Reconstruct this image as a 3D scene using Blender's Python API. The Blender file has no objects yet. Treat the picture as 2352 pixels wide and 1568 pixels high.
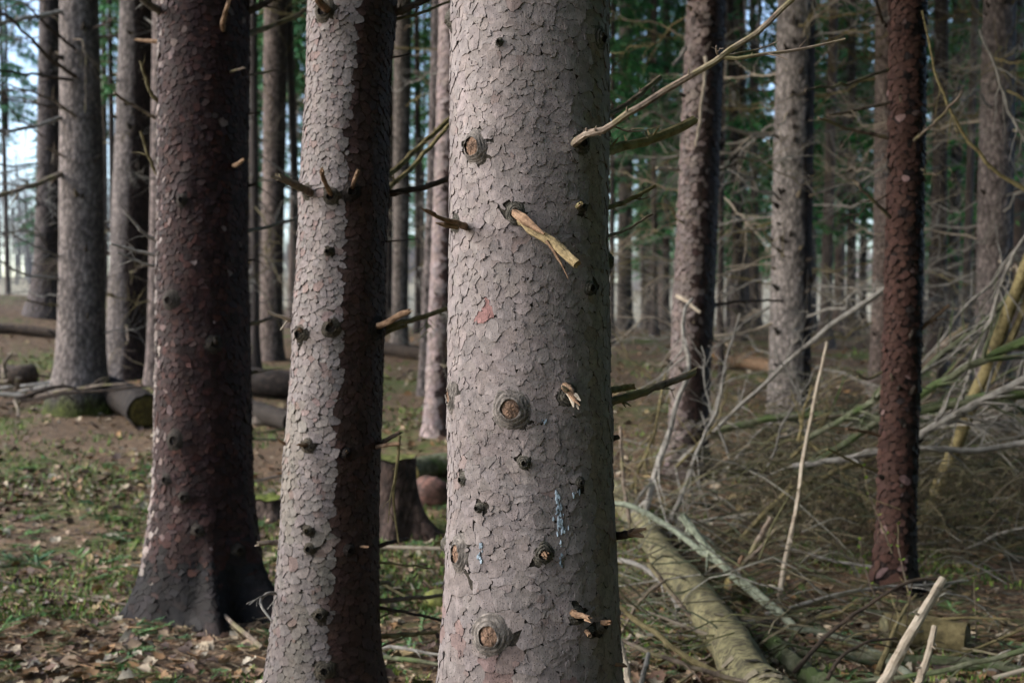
import bpy, math, random
import numpy as np
from mathutils import Vector

# ------------------------------------------------------------------ camera, sky, sun, exposure
scn = bpy.context.scene
CAM_H, FPX, PITCH = 1.35, 2352 * 35 / 36, math.atan(44 / (2352 * 35 / 36))
cd = bpy.data.cameras.new('camera'); cam = bpy.data.objects.new('camera', cd)
scn.collection.objects.link(cam); scn.camera = cam
cam.location = (0, 0, CAM_H); cam.rotation_euler = (math.pi / 2 - PITCH, 0, 0)
cd.sensor_width = 36; cd.lens = 35; cd.clip_start = 0.05; cd.clip_end = 3000
cd.dof.use_dof = True; cd.dof.focus_distance = 2.13; cd.dof.aperture_fstop = 3.6
SUN_EL, SUN_AZ = math.radians(32), math.radians(263)      # azimuth clockwise from +Y: light from the open left side
w = bpy.data.worlds.new('World'); scn.world = w; w.use_nodes = True
nt = w.node_tree; bg = nt.nodes['Background']
sky = nt.nodes.new('ShaderNodeTexSky'); sky.sky_type = 'NISHITA'; sky.sun_disc = False
sky.sun_elevation = SUN_EL; sky.sun_rotation = SUN_AZ
sky.air_density = 1.0; sky.dust_density = 1.8; sky.ozone_density = 1.4
nt.links.new(sky.outputs[0], bg.inputs[0]); bg.inputs[1].default_value = 0.13
sd = bpy.data.lights.new('sun', 'SUN'); sun = bpy.data.objects.new('sun', sd); scn.collection.objects.link(sun)
sd.energy = 1.4; sd.angle = math.radians(55); sd.color = (1.0, 0.985, 0.96)
sv = Vector((math.sin(SUN_AZ) * math.cos(SUN_EL), math.cos(SUN_AZ) * math.cos(SUN_EL), math.sin(SUN_EL)))
sun.rotation_euler = sv.to_track_quat('Z', 'Y').to_euler(); sun.location = (-20, -8, 20)
scn.view_settings.view_transform = 'Standard'; scn.view_settings.look = 'None'
scn.view_settings.exposure = 1.75; scn.view_settings.gamma = 1.0; scn.view_settings.use_curve_mapping = False
scn.cycles.use_denoising = True; scn.cycles.use_adaptive_sampling = True; scn.cycles.adaptive_threshold = 0.015
scn.cycles.max_bounces = 5; scn.cycles.diffuse_bounces = 2; scn.cycles.glossy_bounces = 2
scn.cycles.transmission_bounces = 2; scn.cycles.volume_bounces = 0; scn.cycles.sample_clamp_indirect = 6

rng = np.random.default_rng(7); random.seed(7)
C = scn.collection

# ------------------------------------------------------------------ helpers
def vn(p, seed=0):
    p = np.asarray(p, float); i = np.floor(p).astype(np.int64); f = p - i; f = f * f * (3 - 2 * f)
    def hh(dx, dy, dz):
        h = ((i[..., 0] + dx) * 374761393 + (i[..., 1] + dy) * 668265263 + (i[..., 2] + dz) * 1440662683 + seed * 1274126177) & 0xffffffff
        h = ((h ^ (h >> 13)) * 1274126177) & 0xffffffff
        h = ((h ^ (h >> 16)) * 2246822519) & 0xffffffff
        return ((h >> 8) & 0xffff) / 65535.0
    x, y, z = f[..., 0], f[..., 1], f[..., 2]
    a = hh(0, 0, 0) * (1 - x) + hh(1, 0, 0) * x; b = hh(0, 1, 0) * (1 - x) + hh(1, 1, 0) * x
    c = hh(0, 0, 1) * (1 - x) + hh(1, 0, 1) * x; d = hh(0, 1, 1) * (1 - x) + hh(1, 1, 1) * x
    return ((a * (1 - y) + b * y) * (1 - z) + (c * (1 - y) + d * y) * z) * 2 - 1
def vn2(x, y, s=0): return vn(np.stack([x, y, np.zeros_like(x) + 0.37], -1), s)

class MB:
    def __init__(s): s.V = []; s.T = []; s.Q = []; s.C = []; s.n = 0
    def add(s, V, T=None, Q=None, col=(1, 1, 1, 0)):
        V = np.asarray(V, float).reshape(-1, 3); s.V.append(V)
        if T is not None and len(T): s.T.append(np.asarray(T, np.int64).reshape(-1, 3) + s.n)
        if Q is not None and len(Q): s.Q.append(np.asarray(Q, np.int64).reshape(-1, 4) + s.n)
        c = np.asarray(col, float)
        if c.ndim == 1: c = np.tile(c, (len(V), 1))
        if c.shape[1] == 3: c = np.concatenate([c, np.zeros((len(c), 1))], 1)
        s.C.append(c); s.n += len(V); return s
    def mesh(s, name, mat, smooth=False, off=(0, 0, 0)):
        me = bpy.data.meshes.new(name)
        V = np.concatenate(s.V) - np.asarray(off, float)
        T = np.concatenate(s.T) if s.T else np.zeros((0, 3), np.int64)
        Q = np.concatenate(s.Q) if s.Q else np.zeros((0, 4), np.int64)
        me.vertices.add(len(V)); me.vertices.foreach_set('co', V.astype(np.float32).ravel())
        lp = np.concatenate([T.ravel(), Q.ravel()]).astype(np.int32)
        me.loops.add(len(lp)); me.loops.foreach_set('vertex_index', lp)
        st = np.concatenate([np.arange(len(T)) * 3, len(T) * 3 + np.arange(len(Q)) * 4]).astype(np.int32)
        me.polygons.add(len(st)); me.polygons.foreach_set('loop_start', st)
        me.polygons.foreach_set('use_smooth', np.full(len(st), smooth, bool))
        a = me.attributes.new('col', 'FLOAT_COLOR', 'POINT'); a.data.foreach_set('color', np.concatenate(s.C).astype(np.float32).ravel())
        me.update(calc_edges=True); me.validate()
        if mat: me.materials.append(mat)
        return me
    def build(s, name, mat, parent=None, smooth=False, off=None):
        if off is None: off = parent_world(parent) if parent else (0, 0, 0)
        return link(name, s.mesh(name, mat, smooth, off), parent, (0, 0, 0) if parent else off)
def parent_world(o):
    p = Vector((0, 0, 0))
    while o: p = p + o.location; o = o.parent
    return np.array(p)
def link(name, data, parent=None, loc=(0, 0, 0), rot=None, sc=None):
    o = bpy.data.objects.new(name, data); C.objects.link(o); o.parent = parent; o.location = loc
    if rot is not None: o.rotation_euler = rot
    if sc is not None: o.scale = sc if hasattr(sc, '__len__') else (sc, sc, sc)
    return o
def thing(name, loc, label, cat, group=None):
    return tag(link(name, None, None, loc), label, cat, group)
def tag(o, label, cat, group=None):
    o['label'] = label; o['category'] = cat
    if group: o['group'] = group
    return o
def struct(o): o['kind'] = 'structure'; return o
def stuff(o, label=None, cat=None):
    o['kind'] = 'stuff'
    if label: o['label'] = label; o['category'] = cat
    return o

def ground(x, y):
    x = np.asarray(x, float); y = np.asarray(y, float)
    t = (y - 6.0) / 0.9
    h = 0.112 * 0.9 * np.logaddexp(0, t)
    h = 1.18 - 0.12 * np.logaddexp(0, (1.18 - h) / 0.12)         # plateau
    h = h + 0.5 * np.clip((-x - 4.6) / 3, 0, 1.4) * np.clip((y - 9) / 6, 0, 1)
    h = h + 7.5 * np.clip((y - 50) / 110, 0, 1) ** 1.2
    near = np.clip((30 - y) / 10, 0, 1)
    return h + near * (0.035 * vn2(x * .7, y * .7, 3) + 0.018 * vn2(x * 2.3, y * 2.3, 4))
def ray(px, py):
    a, b = (px - 1176) / FPX, (784 - py) / FPX
    return np.array([a, math.cos(PITCH) + b * math.sin(PITCH), -math.sin(PITCH) + b * math.cos(PITCH)])
def at(px, py, Y):
    d = ray(px, py); return np.array([0, 0, CAM_H]) + d * (Y / d[1])
GT = np.geomspace(1.2, 55, 240)
def gp(px, py, h=0.0):
    d = ray(px, py) / ray(px, py)[1]; z = CAM_H + d[2] * GT - ground(d[0] * GT, GT) - h
    k = np.argmax(z < 0) if (z < 0).any() else len(GT) - 1
    t = GT[k] if k == 0 else GT[k - 1] + (GT[k] - GT[k - 1]) * z[k - 1] / max(z[k - 1] - z[k], 1e-9)
    return np.array([d[0] * t, t, CAM_H + d[2] * t])
def proj(p):
    p = np.asarray(p, float); dy, dz = p[..., 1], p[..., 2] - CAM_H
    f = dy * math.cos(PITCH) - dz * math.sin(PITCH); u = dy * math.sin(PITCH) + dz * math.cos(PITCH)
    return 1176 + FPX * p[..., 0] / f, 784 - FPX * u / f

# ------------------------------------------------------------------ materials
def mat(name, build, rough=0.85, spec=0.25):
    m = bpy.data.materials.new(name); m.use_nodes = True; n = m.node_tree
    b = n.nodes['Principled BSDF']; b.inputs['Roughness'].default_value = rough
    b.inputs['Specular IOR Level'].default_value = spec
    build(n, b); return m
def N(n, t, **k):
    o = n.nodes.new('ShaderNode' + t)
    for a, v in k.items():
        if a in o.inputs.keys() if isinstance(a, str) else False: o.inputs[a].default_value = v
        else: setattr(o, a, v)
    return o
def noise(n, scale, detail=3, vec=None, rough=0.55):
    o = n.nodes.new('ShaderNodeTexNoise'); o.inputs['Scale'].default_value = scale; o.inputs['Detail'].default_value = detail; o.inputs['Roughness'].default_value = rough
    if vec is not None: n.links.new(vec, o.inputs['Vector'])
    return o.outputs[0]
def ramp(n, fac, stops):
    o = n.nodes.new('ShaderNodeValToRGB'); e = o.color_ramp.elements
    while len(e) < len(stops): e.new(0.5)
    for q, (p, c) in zip(e, stops): q.position = p; q.color = (c, c, c, 1) if not hasattr(c, '__len__') else (*c, 1)
    n.links.new(fac, o.inputs[0]); return o.outputs[0]
def mix(n, fac, a, b, mode='MIX'):
    o = n.nodes.new('ShaderNodeMix'); o.data_type = 'RGBA'; o.blend_type = mode
    for s, v in ((0, fac), (6, a), (7, b)):
        if hasattr(v, 'is_output'): n.links.new(v, o.inputs[s])
        elif s == 0: o.inputs[0].default_value = v
        else: o.inputs[s].default_value = (*v, 1)
    return o.outputs[2]
def math2(n, op, a, b=None):
    o = n.nodes.new('ShaderNodeMath'); o.operation = op
    for k, v in enumerate((a, b)):
        if v is None: continue
        if hasattr(v, 'is_output'): n.links.new(v, o.inputs[k])
        else: o.inputs[k].default_value = v
    return o.outputs[0]
def objco(n, sc=(1, 1, 1)):
    t = n.nodes.new('ShaderNodeTexCoord'); m = n.nodes.new('ShaderNodeMapping'); m.inputs['Scale'].default_value = sc
    n.links.new(t.outputs['Object'], m.inputs[0]); return m.outputs[0]
def bump(n, b, h, strength, dist):
    o = n.nodes.new('ShaderNodeBump'); o.inputs['Strength'].default_value = strength; o.inputs['Distance'].default_value = dist
    n.links.new(h, o.inputs['Height']); n.links.new(o.outputs[0], b.inputs['Normal'])
def attr(n):
    o = n.nodes.new('ShaderNodeAttribute'); o.attribute_name = 'col'; return o

def b_plate(n, b):
    a = attr(n); v = objco(n)
    c = mix(n, 1.0, a.outputs['Color'], ramp(n, noise(n, 45, 4, v), [(0.3, 0.72), (0.7, 1.28)]), 'MULTIPLY')
    vo = n.nodes.new('ShaderNodeTexVoronoi'); vo.inputs['Scale'].default_value = 150; n.links.new(v, vo.inputs['Vector'])
    dots = ramp(n, vo.outputs['Distance'], [(0.14, 0.42), (0.26, 1.0)])
    c = mix(n, 1.0, c, dots, 'MULTIPLY')
    fib = noise(n, 1, 3, objco(n, (420, 420, 90)))
    c = mix(n, 1.0, c, ramp(n, fib, [(0.3, 0.84), (0.7, 1.14)]), 'MULTIPLY')
    n.links.new(c, b.inputs['Base Color'])
    n.links.new(ramp(n, a.outputs['Alpha'], [(0, 0.85), (1, 0.58)]), b.inputs['Roughness'])
    bump(n, b, math2(n, 'ADD', noise(n, 130, 4, v), math2(n, 'MULTIPLY', fib, 0.5)), 0.55, 0.0025)
M = {}
M['plate'] = mat('bark_plate', b_plate, 0.8, 0.18)
def b_bark(n, b):
    a = attr(n); v = objco(n, (1, 1, 0.62))
    nz = noise(n, 16, 2, v)
    wv = n.nodes.new('ShaderNodeVectorMath'); wv.operation = 'MULTIPLY_ADD'; n.links.new(nz, wv.inputs[0]); wv.inputs[1].default_value = (.05, .05, .05); n.links.new(v, wv.inputs[2])
    vo = n.nodes.new('ShaderNodeTexVoronoi'); vo.inputs['Scale'].default_value = 30; n.links.new(wv.outputs[0], vo.inputs['Vector'])
    sep = n.nodes.new('ShaderNodeSeparateColor'); n.links.new(vo.outputs['Color'], sep.inputs[0])
    c = mix(n, 1.0, a.outputs['Color'], ramp(n, sep.outputs[0], [(0.0, 0.62), (1, 1.3)]), 'MULTIPLY')
    c = mix(n, 1.0, c, ramp(n, noise(n, 4, 4, v), [(0.3, 0.75), (0.7, 1.2)]), 'MULTIPLY')
    c = mix(n, 1.0, c, ramp(n, vo.outputs['Distance'], [(0.35, 1.0), (0.75, 0.5)]), 'MULTIPLY')
    n.links.new(c, b.inputs['Base Color'])
    h = math2(n, 'SUBTRACT', math2(n, 'MULTIPLY', sep.outputs[0], 0.6), vo.outputs['Distance'])
    bump(n, b, math2(n, 'ADD', h, math2(n, 'MULTIPLY', noise(n, 90, 3, v), 0.6)), 0.8, 0.014)
M['bark'] = mat('trunk_bark', b_bark, 0.85, 0.2)
def b_fiss(n, b):
    a = attr(n); v = objco(n)
    c = mix(n, 1.0, a.outputs['Color'], ramp(n, noise(n, 60, 4, v), [(0.3, 0.5), (0.7, 1.5)]), 'MULTIPLY')
    n.links.new(c, b.inputs['Base Color']); bump(n, b, noise(n, 120, 5, v), 0.9, 0.006)
M['fiss'] = mat('inner_bark', b_fiss)
def b_wood(stops, sc=30, lich=None):
    def f(n, b):
        v = objco(n); oi = n.nodes.new('ShaderNodeObjectInfo')
        vv = n.nodes.new('ShaderNodeVectorMath'); vv.operation = 'ADD'; n.links.new(v, vv.inputs[0])
        cr = n.nodes.new('ShaderNodeCombineXYZ'); n.links.new(math2(n, 'MULTIPLY', oi.outputs['Random'], 40), cr.inputs[0]); n.links.new(cr.outputs[0], vv.inputs[1])
        c = ramp(n, noise(n, sc, 5, vv.outputs[0], 0.65), stops)
        c = mix(n, 1.0, c, ramp(n, oi.outputs['Random'], [(0, 0.7), (1, 1.2)]), 'MULTIPLY')
        if lich: c = mix(n, ramp(n, noise(n, sc * .35, 4, vv.outputs[0]), [(0.48, 0.0), (0.62, 0.85)]), c, lich)
        n.links.new(c, b.inputs['Base Color']); bump(n, b, noise(n, sc * 5, 4, vv.outputs[0]), 0.6, 0.004)
    return f
M['dead'] = mat('dead_branch_wood', b_wood([(0.32, (.05, .038, .03)), (0.5, (.15, .115, .088)), (0.75, (.27, .225, .18))], 28, (.15, .135, .065)))
M['grey'] = mat('grey_weathered_wood', b_wood([(0.3, (.085, .078, .068)), (0.52, (.2, .188, .168)), (0.8, (.3, .285, .255))], 22))
M['pale'] = mat('pale_stripped_wood', b_wood([(0.28, (.12, .09, .065)), (0.42, (.3, .25, .19)), (0.8, (.42, .37, .3))], 20))
M['darkw'] = mat('dark_wet_branch', b_wood([(0.3, (.015, .012, .01)), (0.55, (.05, .035, .025)), (0.8, (.11, .075, .05))], 30))
M['fresh'] = mat('broken_orange_wood', b_wood([(0.3, (.06, .036, .022)), (0.5, (.18, .11, .066)), (0.8, (.3, .21, .135))], 40))
M['yell'] = mat('lichen_yellow_wood', b_wood([(0.3, (.06, .048, .022)), (0.52, (.16, .13, .06)), (0.8, (.26, .225, .12))], 30))
M['torn'] = mat('torn_branch_wood', b_wood([(0.3, (.05, .038, .022)), (0.48, (.16, .12, .06)), (0.75, (.26, .2, .11))], 70))
M['blackw'] = mat('shade_black_bark', b_wood([(0.3, (.004, .0035, .003)), (0.55, (.02, .014, .011)), (0.75, (.06, .042, .032))], 14))  # log bark blackened to stand in for canopy shade on the left
M['mossw'] = mat('mossy_wood', b_wood([(0.3, (.03, .035, .018)), (0.5, (.08, .085, .05)), (0.8, (.2, .2, .15))], 25, (.055, .085, .025)))
M['lichen'] = mat('green_lichen_wood', b_wood([(0.3, (.07, .08, .055)), (0.52, (.19, .21, .155)), (0.8, (.3, .32, .25))], 40))
M['stubd'] = mat('dark_knot_wood', b_wood([(0.3, (.012, .01, .008)), (0.6, (.045, .035, .028)), (0.8, (.09, .07, .05))], 60))
def b_birch(n, b):
    v = objco(n); nz = noise(n, 6, 3, v)
    c = ramp(n, noise(n, 15, 5, v, 0.65), [(0.3, (.06, .055, .035)), (0.5, (.16, .145, .075)), (0.72, (.25, .23, .13))])
    band = noise(n, 1, 3, objco(n, (26, 90, 60)))
    c = mix(n, ramp(n, band, [(0.5, 0.0), (0.6, 0.85)]), c, (.05, .042, .03))
    n.links.new(c, b.inputs['Base Color']); bump(n, b, math2(n, 'ADD', band, noise(n, 60, 4, v)), 0.7, 0.006)
M['birch'] = mat('birch_bark', b_birch)
def b_col(fac=18, lo=.7, hi=1.3, bm=0.4):
    def f(n, b):
        a = attr(n); v = objco(n)
        n.links.new(mix(n, 1.0, a.outputs['Color'], ramp(n, noise(n, fac, 4, v), [(0.3, lo), (0.7, hi)]), 'MULTIPLY'), b.inputs['Base Color'])
        bump(n, b, noise(n, fac * 5, 4, v), bm, 0.004)
    return f
M['leaf'] = mat('dry_leaf', b_col(60, .75, 1.25), 0.7)
M['generic'] = mat('weathered_surface', b_col(40, .55, 1.4, 0.8))
def b_green(n, b):
    a = attr(n); oi = n.nodes.new('ShaderNodeObjectInfo')
    c = mix(n, 1.0, a.outputs['Color'], ramp(n, oi.outputs['Random'], [(0, (.75, .8, .9)), (1, (1.25, 1.15, .85))]), 'MULTIPLY')
    n.links.new(c, b.inputs['Base Color'])
    b.inputs['Transmission Weight'].default_value = 0.0
M['needle'] = mat('spruce_needles', b_green, 0.6)
def b_ground(n, b):
    v = objco(n)
    c = ramp(n, noise(n, 14, 6, v, 0.7), [(0.28, (.03, .022, .016)), (0.45, (.1, .07, .047)), (0.6, (.17, .12, .08)), (0.8, (.25, .19, .13))])
    vo = n.nodes.new('ShaderNodeTexVoronoi'); vo.inputs['Scale'].default_value = 55; n.links.new(v, vo.inputs['Vector'])
    sep = n.nodes.new('ShaderNodeSeparateColor'); n.links.new(vo.outputs['Color'], sep.inputs[0])
    lf = ramp(n, sep.outputs[1], [(0, (.1, .06, .035)), (0.4, (.2, .115, .06)), (0.8, (.3, .19, .11)), (1, (.36, .27, .18))])
    c = mix(n, ramp(n, sep.outputs[0], [(0.6, 0.0), (0.75, 0.6)]), c, lf)
    mo = math2(n, 'ADD', math2(n, 'MULTIPLY', noise(n, 1.1, 4, v), 0.75), math2(n, 'MULTIPLY', noise(n, 9, 3, v), 0.35))
    c = mix(n, ramp(n, mo, [(0.56, 0.0), (0.68, 0.8)]), c, ramp(n, noise(n, 50, 3, v), [(0.3, (.04, .07, .018)), (0.7, (.13, .18, .045))]))
    sp = n.nodes.new('ShaderNodeSeparateXYZ'); n.links.new(v, sp.inputs[0])
    fld = ramp(n, math2(n, 'DIVIDE', math2(n, 'ADD', sp.outputs[1], math2(n, 'MULTIPLY', noise(n, .2, 2, v), 8)), 100), [(0.44, 0.0), (0.52, 1.0)])
    c = mix(n, fld, c, ramp(n, noise(n, 0.3, 4, v), [(0.3, (.2, .175, .12)), (0.7, (.3, .265, .19))]))
    n.links.new(c, b.inputs['Base Color'])
    bump(n, b, math2(n, 'ADD', noise(n, 40, 5, v, 0.7), math2(n, 'MULTIPLY', sep.outputs[0], 0.5)), 0.9, 0.03)
M['ground'] = mat('forest_floor', b_ground, 0.9, 0.15)

# ------------------------------------------------------------------ primitive geometry
def frame(d):
    d = d / np.linalg.norm(d); a = np.array([0, 0, 1.0]) if abs(d[2]) < 0.9 else np.array([1.0, 0, 0])
    u = np.cross(a, d); u /= np.linalg.norm(u); return u, np.cross(d, u)
def spline(P, k):
    P = np.asarray(P, float)
    if len(P) == 2: t = np.linspace(0, 1, k)[:, None]; return P[0] * (1 - t) + P[1] * t
    Q = np.vstack([2 * P[0] - P[1], P, 2 * P[-1] - P[-2]]); out = []
    m = len(P) - 1
    for q in np.linspace(0, m - 1e-6, k):
        i = int(q); t = q - i; p0, p1, p2, p3 = Q[i:i + 4]
        out.append(.5 * (2 * p1 + (p2 - p0) * t + (2 * p0 - 5 * p1 + 4 * p2 - p3) * t * t + (3 * p1 - p0 - 3 * p2 + p3) * t ** 3))
    return np.array(out)
def tube(mb, P, R, seg=6, col=(1, 1, 1, 0), rough=0.12, caps=True, jag=0.0):
    P = np.asarray(P, float); k = len(P); R = np.interp(np.linspace(0, 1, k), np.linspace(0, 1, len(R)), R) if len(R) != k else np.asarray(R)
    T = np.gradient(P, axis=0); u, _ = frame(T[0]); rows = []
    th = np.arange(seg) * 2 * math.pi / seg
    for i in range(k):
        t = T[i] / (np.linalg.norm(T[i]) + 1e-9); u = u - t * np.dot(u, t); u /= np.linalg.norm(u) + 1e-9; v = np.cross(t, u)
        rr = R[i] * (1 + rough * rng.uniform(-1, 1, seg))
        row = P[i] + (np.cos(th) * rr)[:, None] * u + (np.sin(th) * rr)[:, None] * v
        if i == k - 1 and jag: row = row + t * (rng.uniform(-.5, 1, seg) * jag)[:, None]
        rows.append(row)
    V = np.concatenate(rows); i, j = np.meshgrid(np.arange(k - 1), np.arange(seg), indexing='ij'); i = i.ravel(); j = j.ravel(); j2 = (j + 1) % seg
    Q = np.stack([i * seg + j, i * seg + j2, (i + 1) * seg + j2, (i + 1) * seg + j], 1); Tn = []
    if caps:
        V = np.vstack([V, P[0], P[-1]]); a = k * seg
        for j in range(seg):
            Tn.append((a, (j + 1) % seg, j)); Tn.append((a + 1, (k - 1) * seg + j, (k - 1) * seg + (j + 1) % seg))
    mb.add(V, Tn, Q, col); return mb
def prisms(mb, A, B, ra, rb, col):
    """many thin three-sided sticks at once"""
    A, B = np.asarray(A), np.asarray(B); d = B - A; d = d / np.linalg.norm(d, axis=1)[:, None]; up = np.where(np.abs(d[:, 2:3]) < .9, [[0, 0, 1.]], [[1., 0, 0]]); u = np.cross(up, d); u /= np.linalg.norm(u, axis=1)[:, None]; v = np.cross(d, u); V = []
    for E, r in ((A, ra), (B, rb)):
        for q in range(3): V.append(E + (u * math.cos(q * 2.094) + v * math.sin(q * 2.094)) * np.asarray(r)[:, None])
    V = np.stack(V, 1).reshape(-1, 3); o_ = np.arange(len(A))[:, None] * 6
    mb.add(V, None, np.concatenate([o_ + np.array([[q, (q + 1) % 3, 3 + (q + 1) % 3, 3 + q]]) for q in range(3)]), np.repeat(col, 6, 0))
def fast_ground(px, py):
    """vectorised ground hit"""
    a = (px - 1176) / FPX; b = (784 - py) / FPX; dy = math.cos(PITCH) + b * math.sin(PITCH); dz = -math.sin(PITCH) + b * math.cos(PITCH)
    t = np.full_like(px, 3.0); hit = np.zeros(len(px), bool)
    for k in range(300):
        x, y, z = a * t, dy * t, CAM_H + dz * t; h = z < ground(x, y); hit |= h; t = np.where(hit, t, t * 1.012)
    return np.stack([a * t, dy * t, ground(a * t, dy * t)], 1)[hit]
def wob(P, k, amp, s=None):
    P = spline(P, k); L = np.linalg.norm(P[-1] - P[0]); s = int(rng.integers(1e6)) if s is None else s
    t = np.arange(k) * 0.9; o = np.stack([vn2(t, t * 0 + q, s) for q in range(3)], 1)
    f = np.minimum(1, np.arange(k) / (k * .25))[:, None]
    return P + o * amp * L * f
def branch_mesh(mb, P, r0, r1, twigs=5, tl=0.25, seg=6, k=12, amp=0.02, jag=0.0, nubs=0):
    Q = wob(P, k, amp); R = np.linspace(r0, r1, k); tube(mb, Q, R, seg, jag=jag)
    L = np.linalg.norm(Q[-1] - Q[0]); d = (Q[-1] - Q[0]) / L; u, v = frame(d)
    for q in range(twigs):
        i = int(rng.integers(max(1, k // 4), k - 1)); a = rng.uniform(0, 2 * math.pi)
        td = d * rng.uniform(.5, 1) + (u * math.cos(a) + v * math.sin(a)) * rng.uniform(.4, .9); td[2] -= 0.15
        l = tl * rng.uniform(.4, 1.1); p = Q[i]
        tube(mb, wob([p, p + td * l * .5, p + td * l + np.array([0, 0, -.1 * l])], 5, .05), [max(R[i] * .45, .0012), .0009], 4, caps=False)
    for q in range(nubs):
        i = int(rng.integers(1, k - 1)); a = rng.uniform(0, 2 * math.pi); td = d * .6 + u * math.cos(a) + v * math.sin(a)
        tube(mb, [Q[i], Q[i] + td * R[i] * 1.3, Q[i] + td * R[i] * rng.uniform(1.8, 3)], [R[i] * .4, R[i] * .3, R[i] * .12], 4)
    return Q

# ------------------------------------------------------------------ trunks
class Trunk:
    def __init__(s, edges, Y, base_py=None, flare=0.35, fh=0.25, lobes=(), top=13.0, seed=0, bulge=(), taper=.012):
        zs, cs, rs = [], [], []
        for py, xl, xr in edges:
            p = at((xl + xr) / 2, py, Y); zs.append(p[2]); cs.append(p[0]); rs.append(Y * math.sin(math.atan((xr - xl) / 2 / FPX)))
        o = np.argsort(zs); zs = np.array(zs)[o]; cs = np.array(cs)[o]; rs = np.array(rs)[o]
        s.Y = Y; s.x0 = np.interp(zs[0] - .3, zs, cs); s.g = float(ground(cs[0], Y)); s.seed = seed
        sl = (cs[-1] - cs[0]) / max(zs[-1] - zs[0], .3)
        zt = np.arange(zs[-1] + .5, top + .6, .5)
        s.zs = np.concatenate([[s.g - .3], zs, zt])
        s.cs = np.concatenate([[cs[0]], cs, cs[-1] + sl * .6 * (zt - zs[-1])]); s.rs = np.concatenate([[rs[0]], rs, np.maximum(rs[-1] - taper * (zt - zs[-1]), rs[-1] * .25)])
        s.flare, s.fh, s.lobes, s.bulge, s.top = flare, fh, lobes, list(bulge), top
        s.R = float(np.interp(s.g + 1.2, s.zs, s.rs))
        s.loc = np.array([float(np.interp(s.g, s.zs, s.cs)), Y, s.g])
    def rad(s, th, z):
        r = np.interp(z, s.zs, s.rs); f = np.exp(-np.maximum(z - s.g, -.05) / s.fh) * s.flare
        lob = np.ones_like(th) * (.3 if s.lobes else 1.0)
        for a, w_, am in s.lobes:
            d = (th - a + math.pi) % (2 * math.pi) - math.pi; lob = lob + am * np.exp(-(d / w_) ** 2)
        r = r * (1 + f * lob)
        c = np.stack([np.cos(th) * 1.6, np.sin(th) * 1.6, z * 3.1 + 11 * s.seed], -1)
        r = r * (1 + .022 * vn(c, s.seed) + .012 * vn(c * 2.7, s.seed + 1))
        for a, zz, rr, hh in s.bulge:
            d = ((th - a + math.pi) % (2 * math.pi) - math.pi) * s.R
            r = r + hh * np.exp(-(d * d + (z - zz) ** 2) / (rr * rr))
        return r
    def surf(s, th, z, h=0.0):
        th = np.asarray(th, float); z = np.asarray(z, float); r = s.rad(th, z) + h
        return np.stack([np.interp(z, s.zs, s.cs) + r * np.sin(th), s.Y - r * np.cos(th) + 0 * z, z], -1)
    def uv(s, px, py):
        """surface angle and height seen at a pixel"""
        d = ray(px, py); z = CAM_H
        for _ in range(6):
            cx = float(np.interp(z, s.zs, s.cs)); r = float(np.interp(z, s.zs, s.rs))
            A = d[0] ** 2 + d[1] ** 2; B = -2 * (d[0] * cx + d[1] * s.Y); Cc = cx * cx + s.Y ** 2 - r * r
            D = B * B - 4 * A * Cc; t = (-B - math.sqrt(max(D, 0))) / (2 * A); z = CAM_H + d[2] * t
        x, y = d[0] * t - cx, s.Y - d[1] * t
        return math.atan2(x, y), z
    def mesh(s, nth, dz, zdense, colf, mb=None):
        z = np.concatenate([np.arange(s.g - .25, zdense, dz), np.arange(zdense, s.top, .5)])
        th = np.arange(nth) / nth * 2 * math.pi - math.pi; T, Z = np.meshgrid(th, z)
        V = s.surf(T, Z); col = colf(T.ravel(), Z.ravel())
        i, j = np.meshgrid(np.arange(len(z) - 1), np.arange(nth), indexing='ij'); i, j = i.ravel(), j.ravel(); j2 = (j + 1) % nth
        Q = np.stack([i * nth + j, i * nth + j2, (i + 1) * nth + j2, (i + 1) * nth + j], 1)
        return (mb or MB()).add(V.reshape(-1, 3), None, Q, col)

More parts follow.
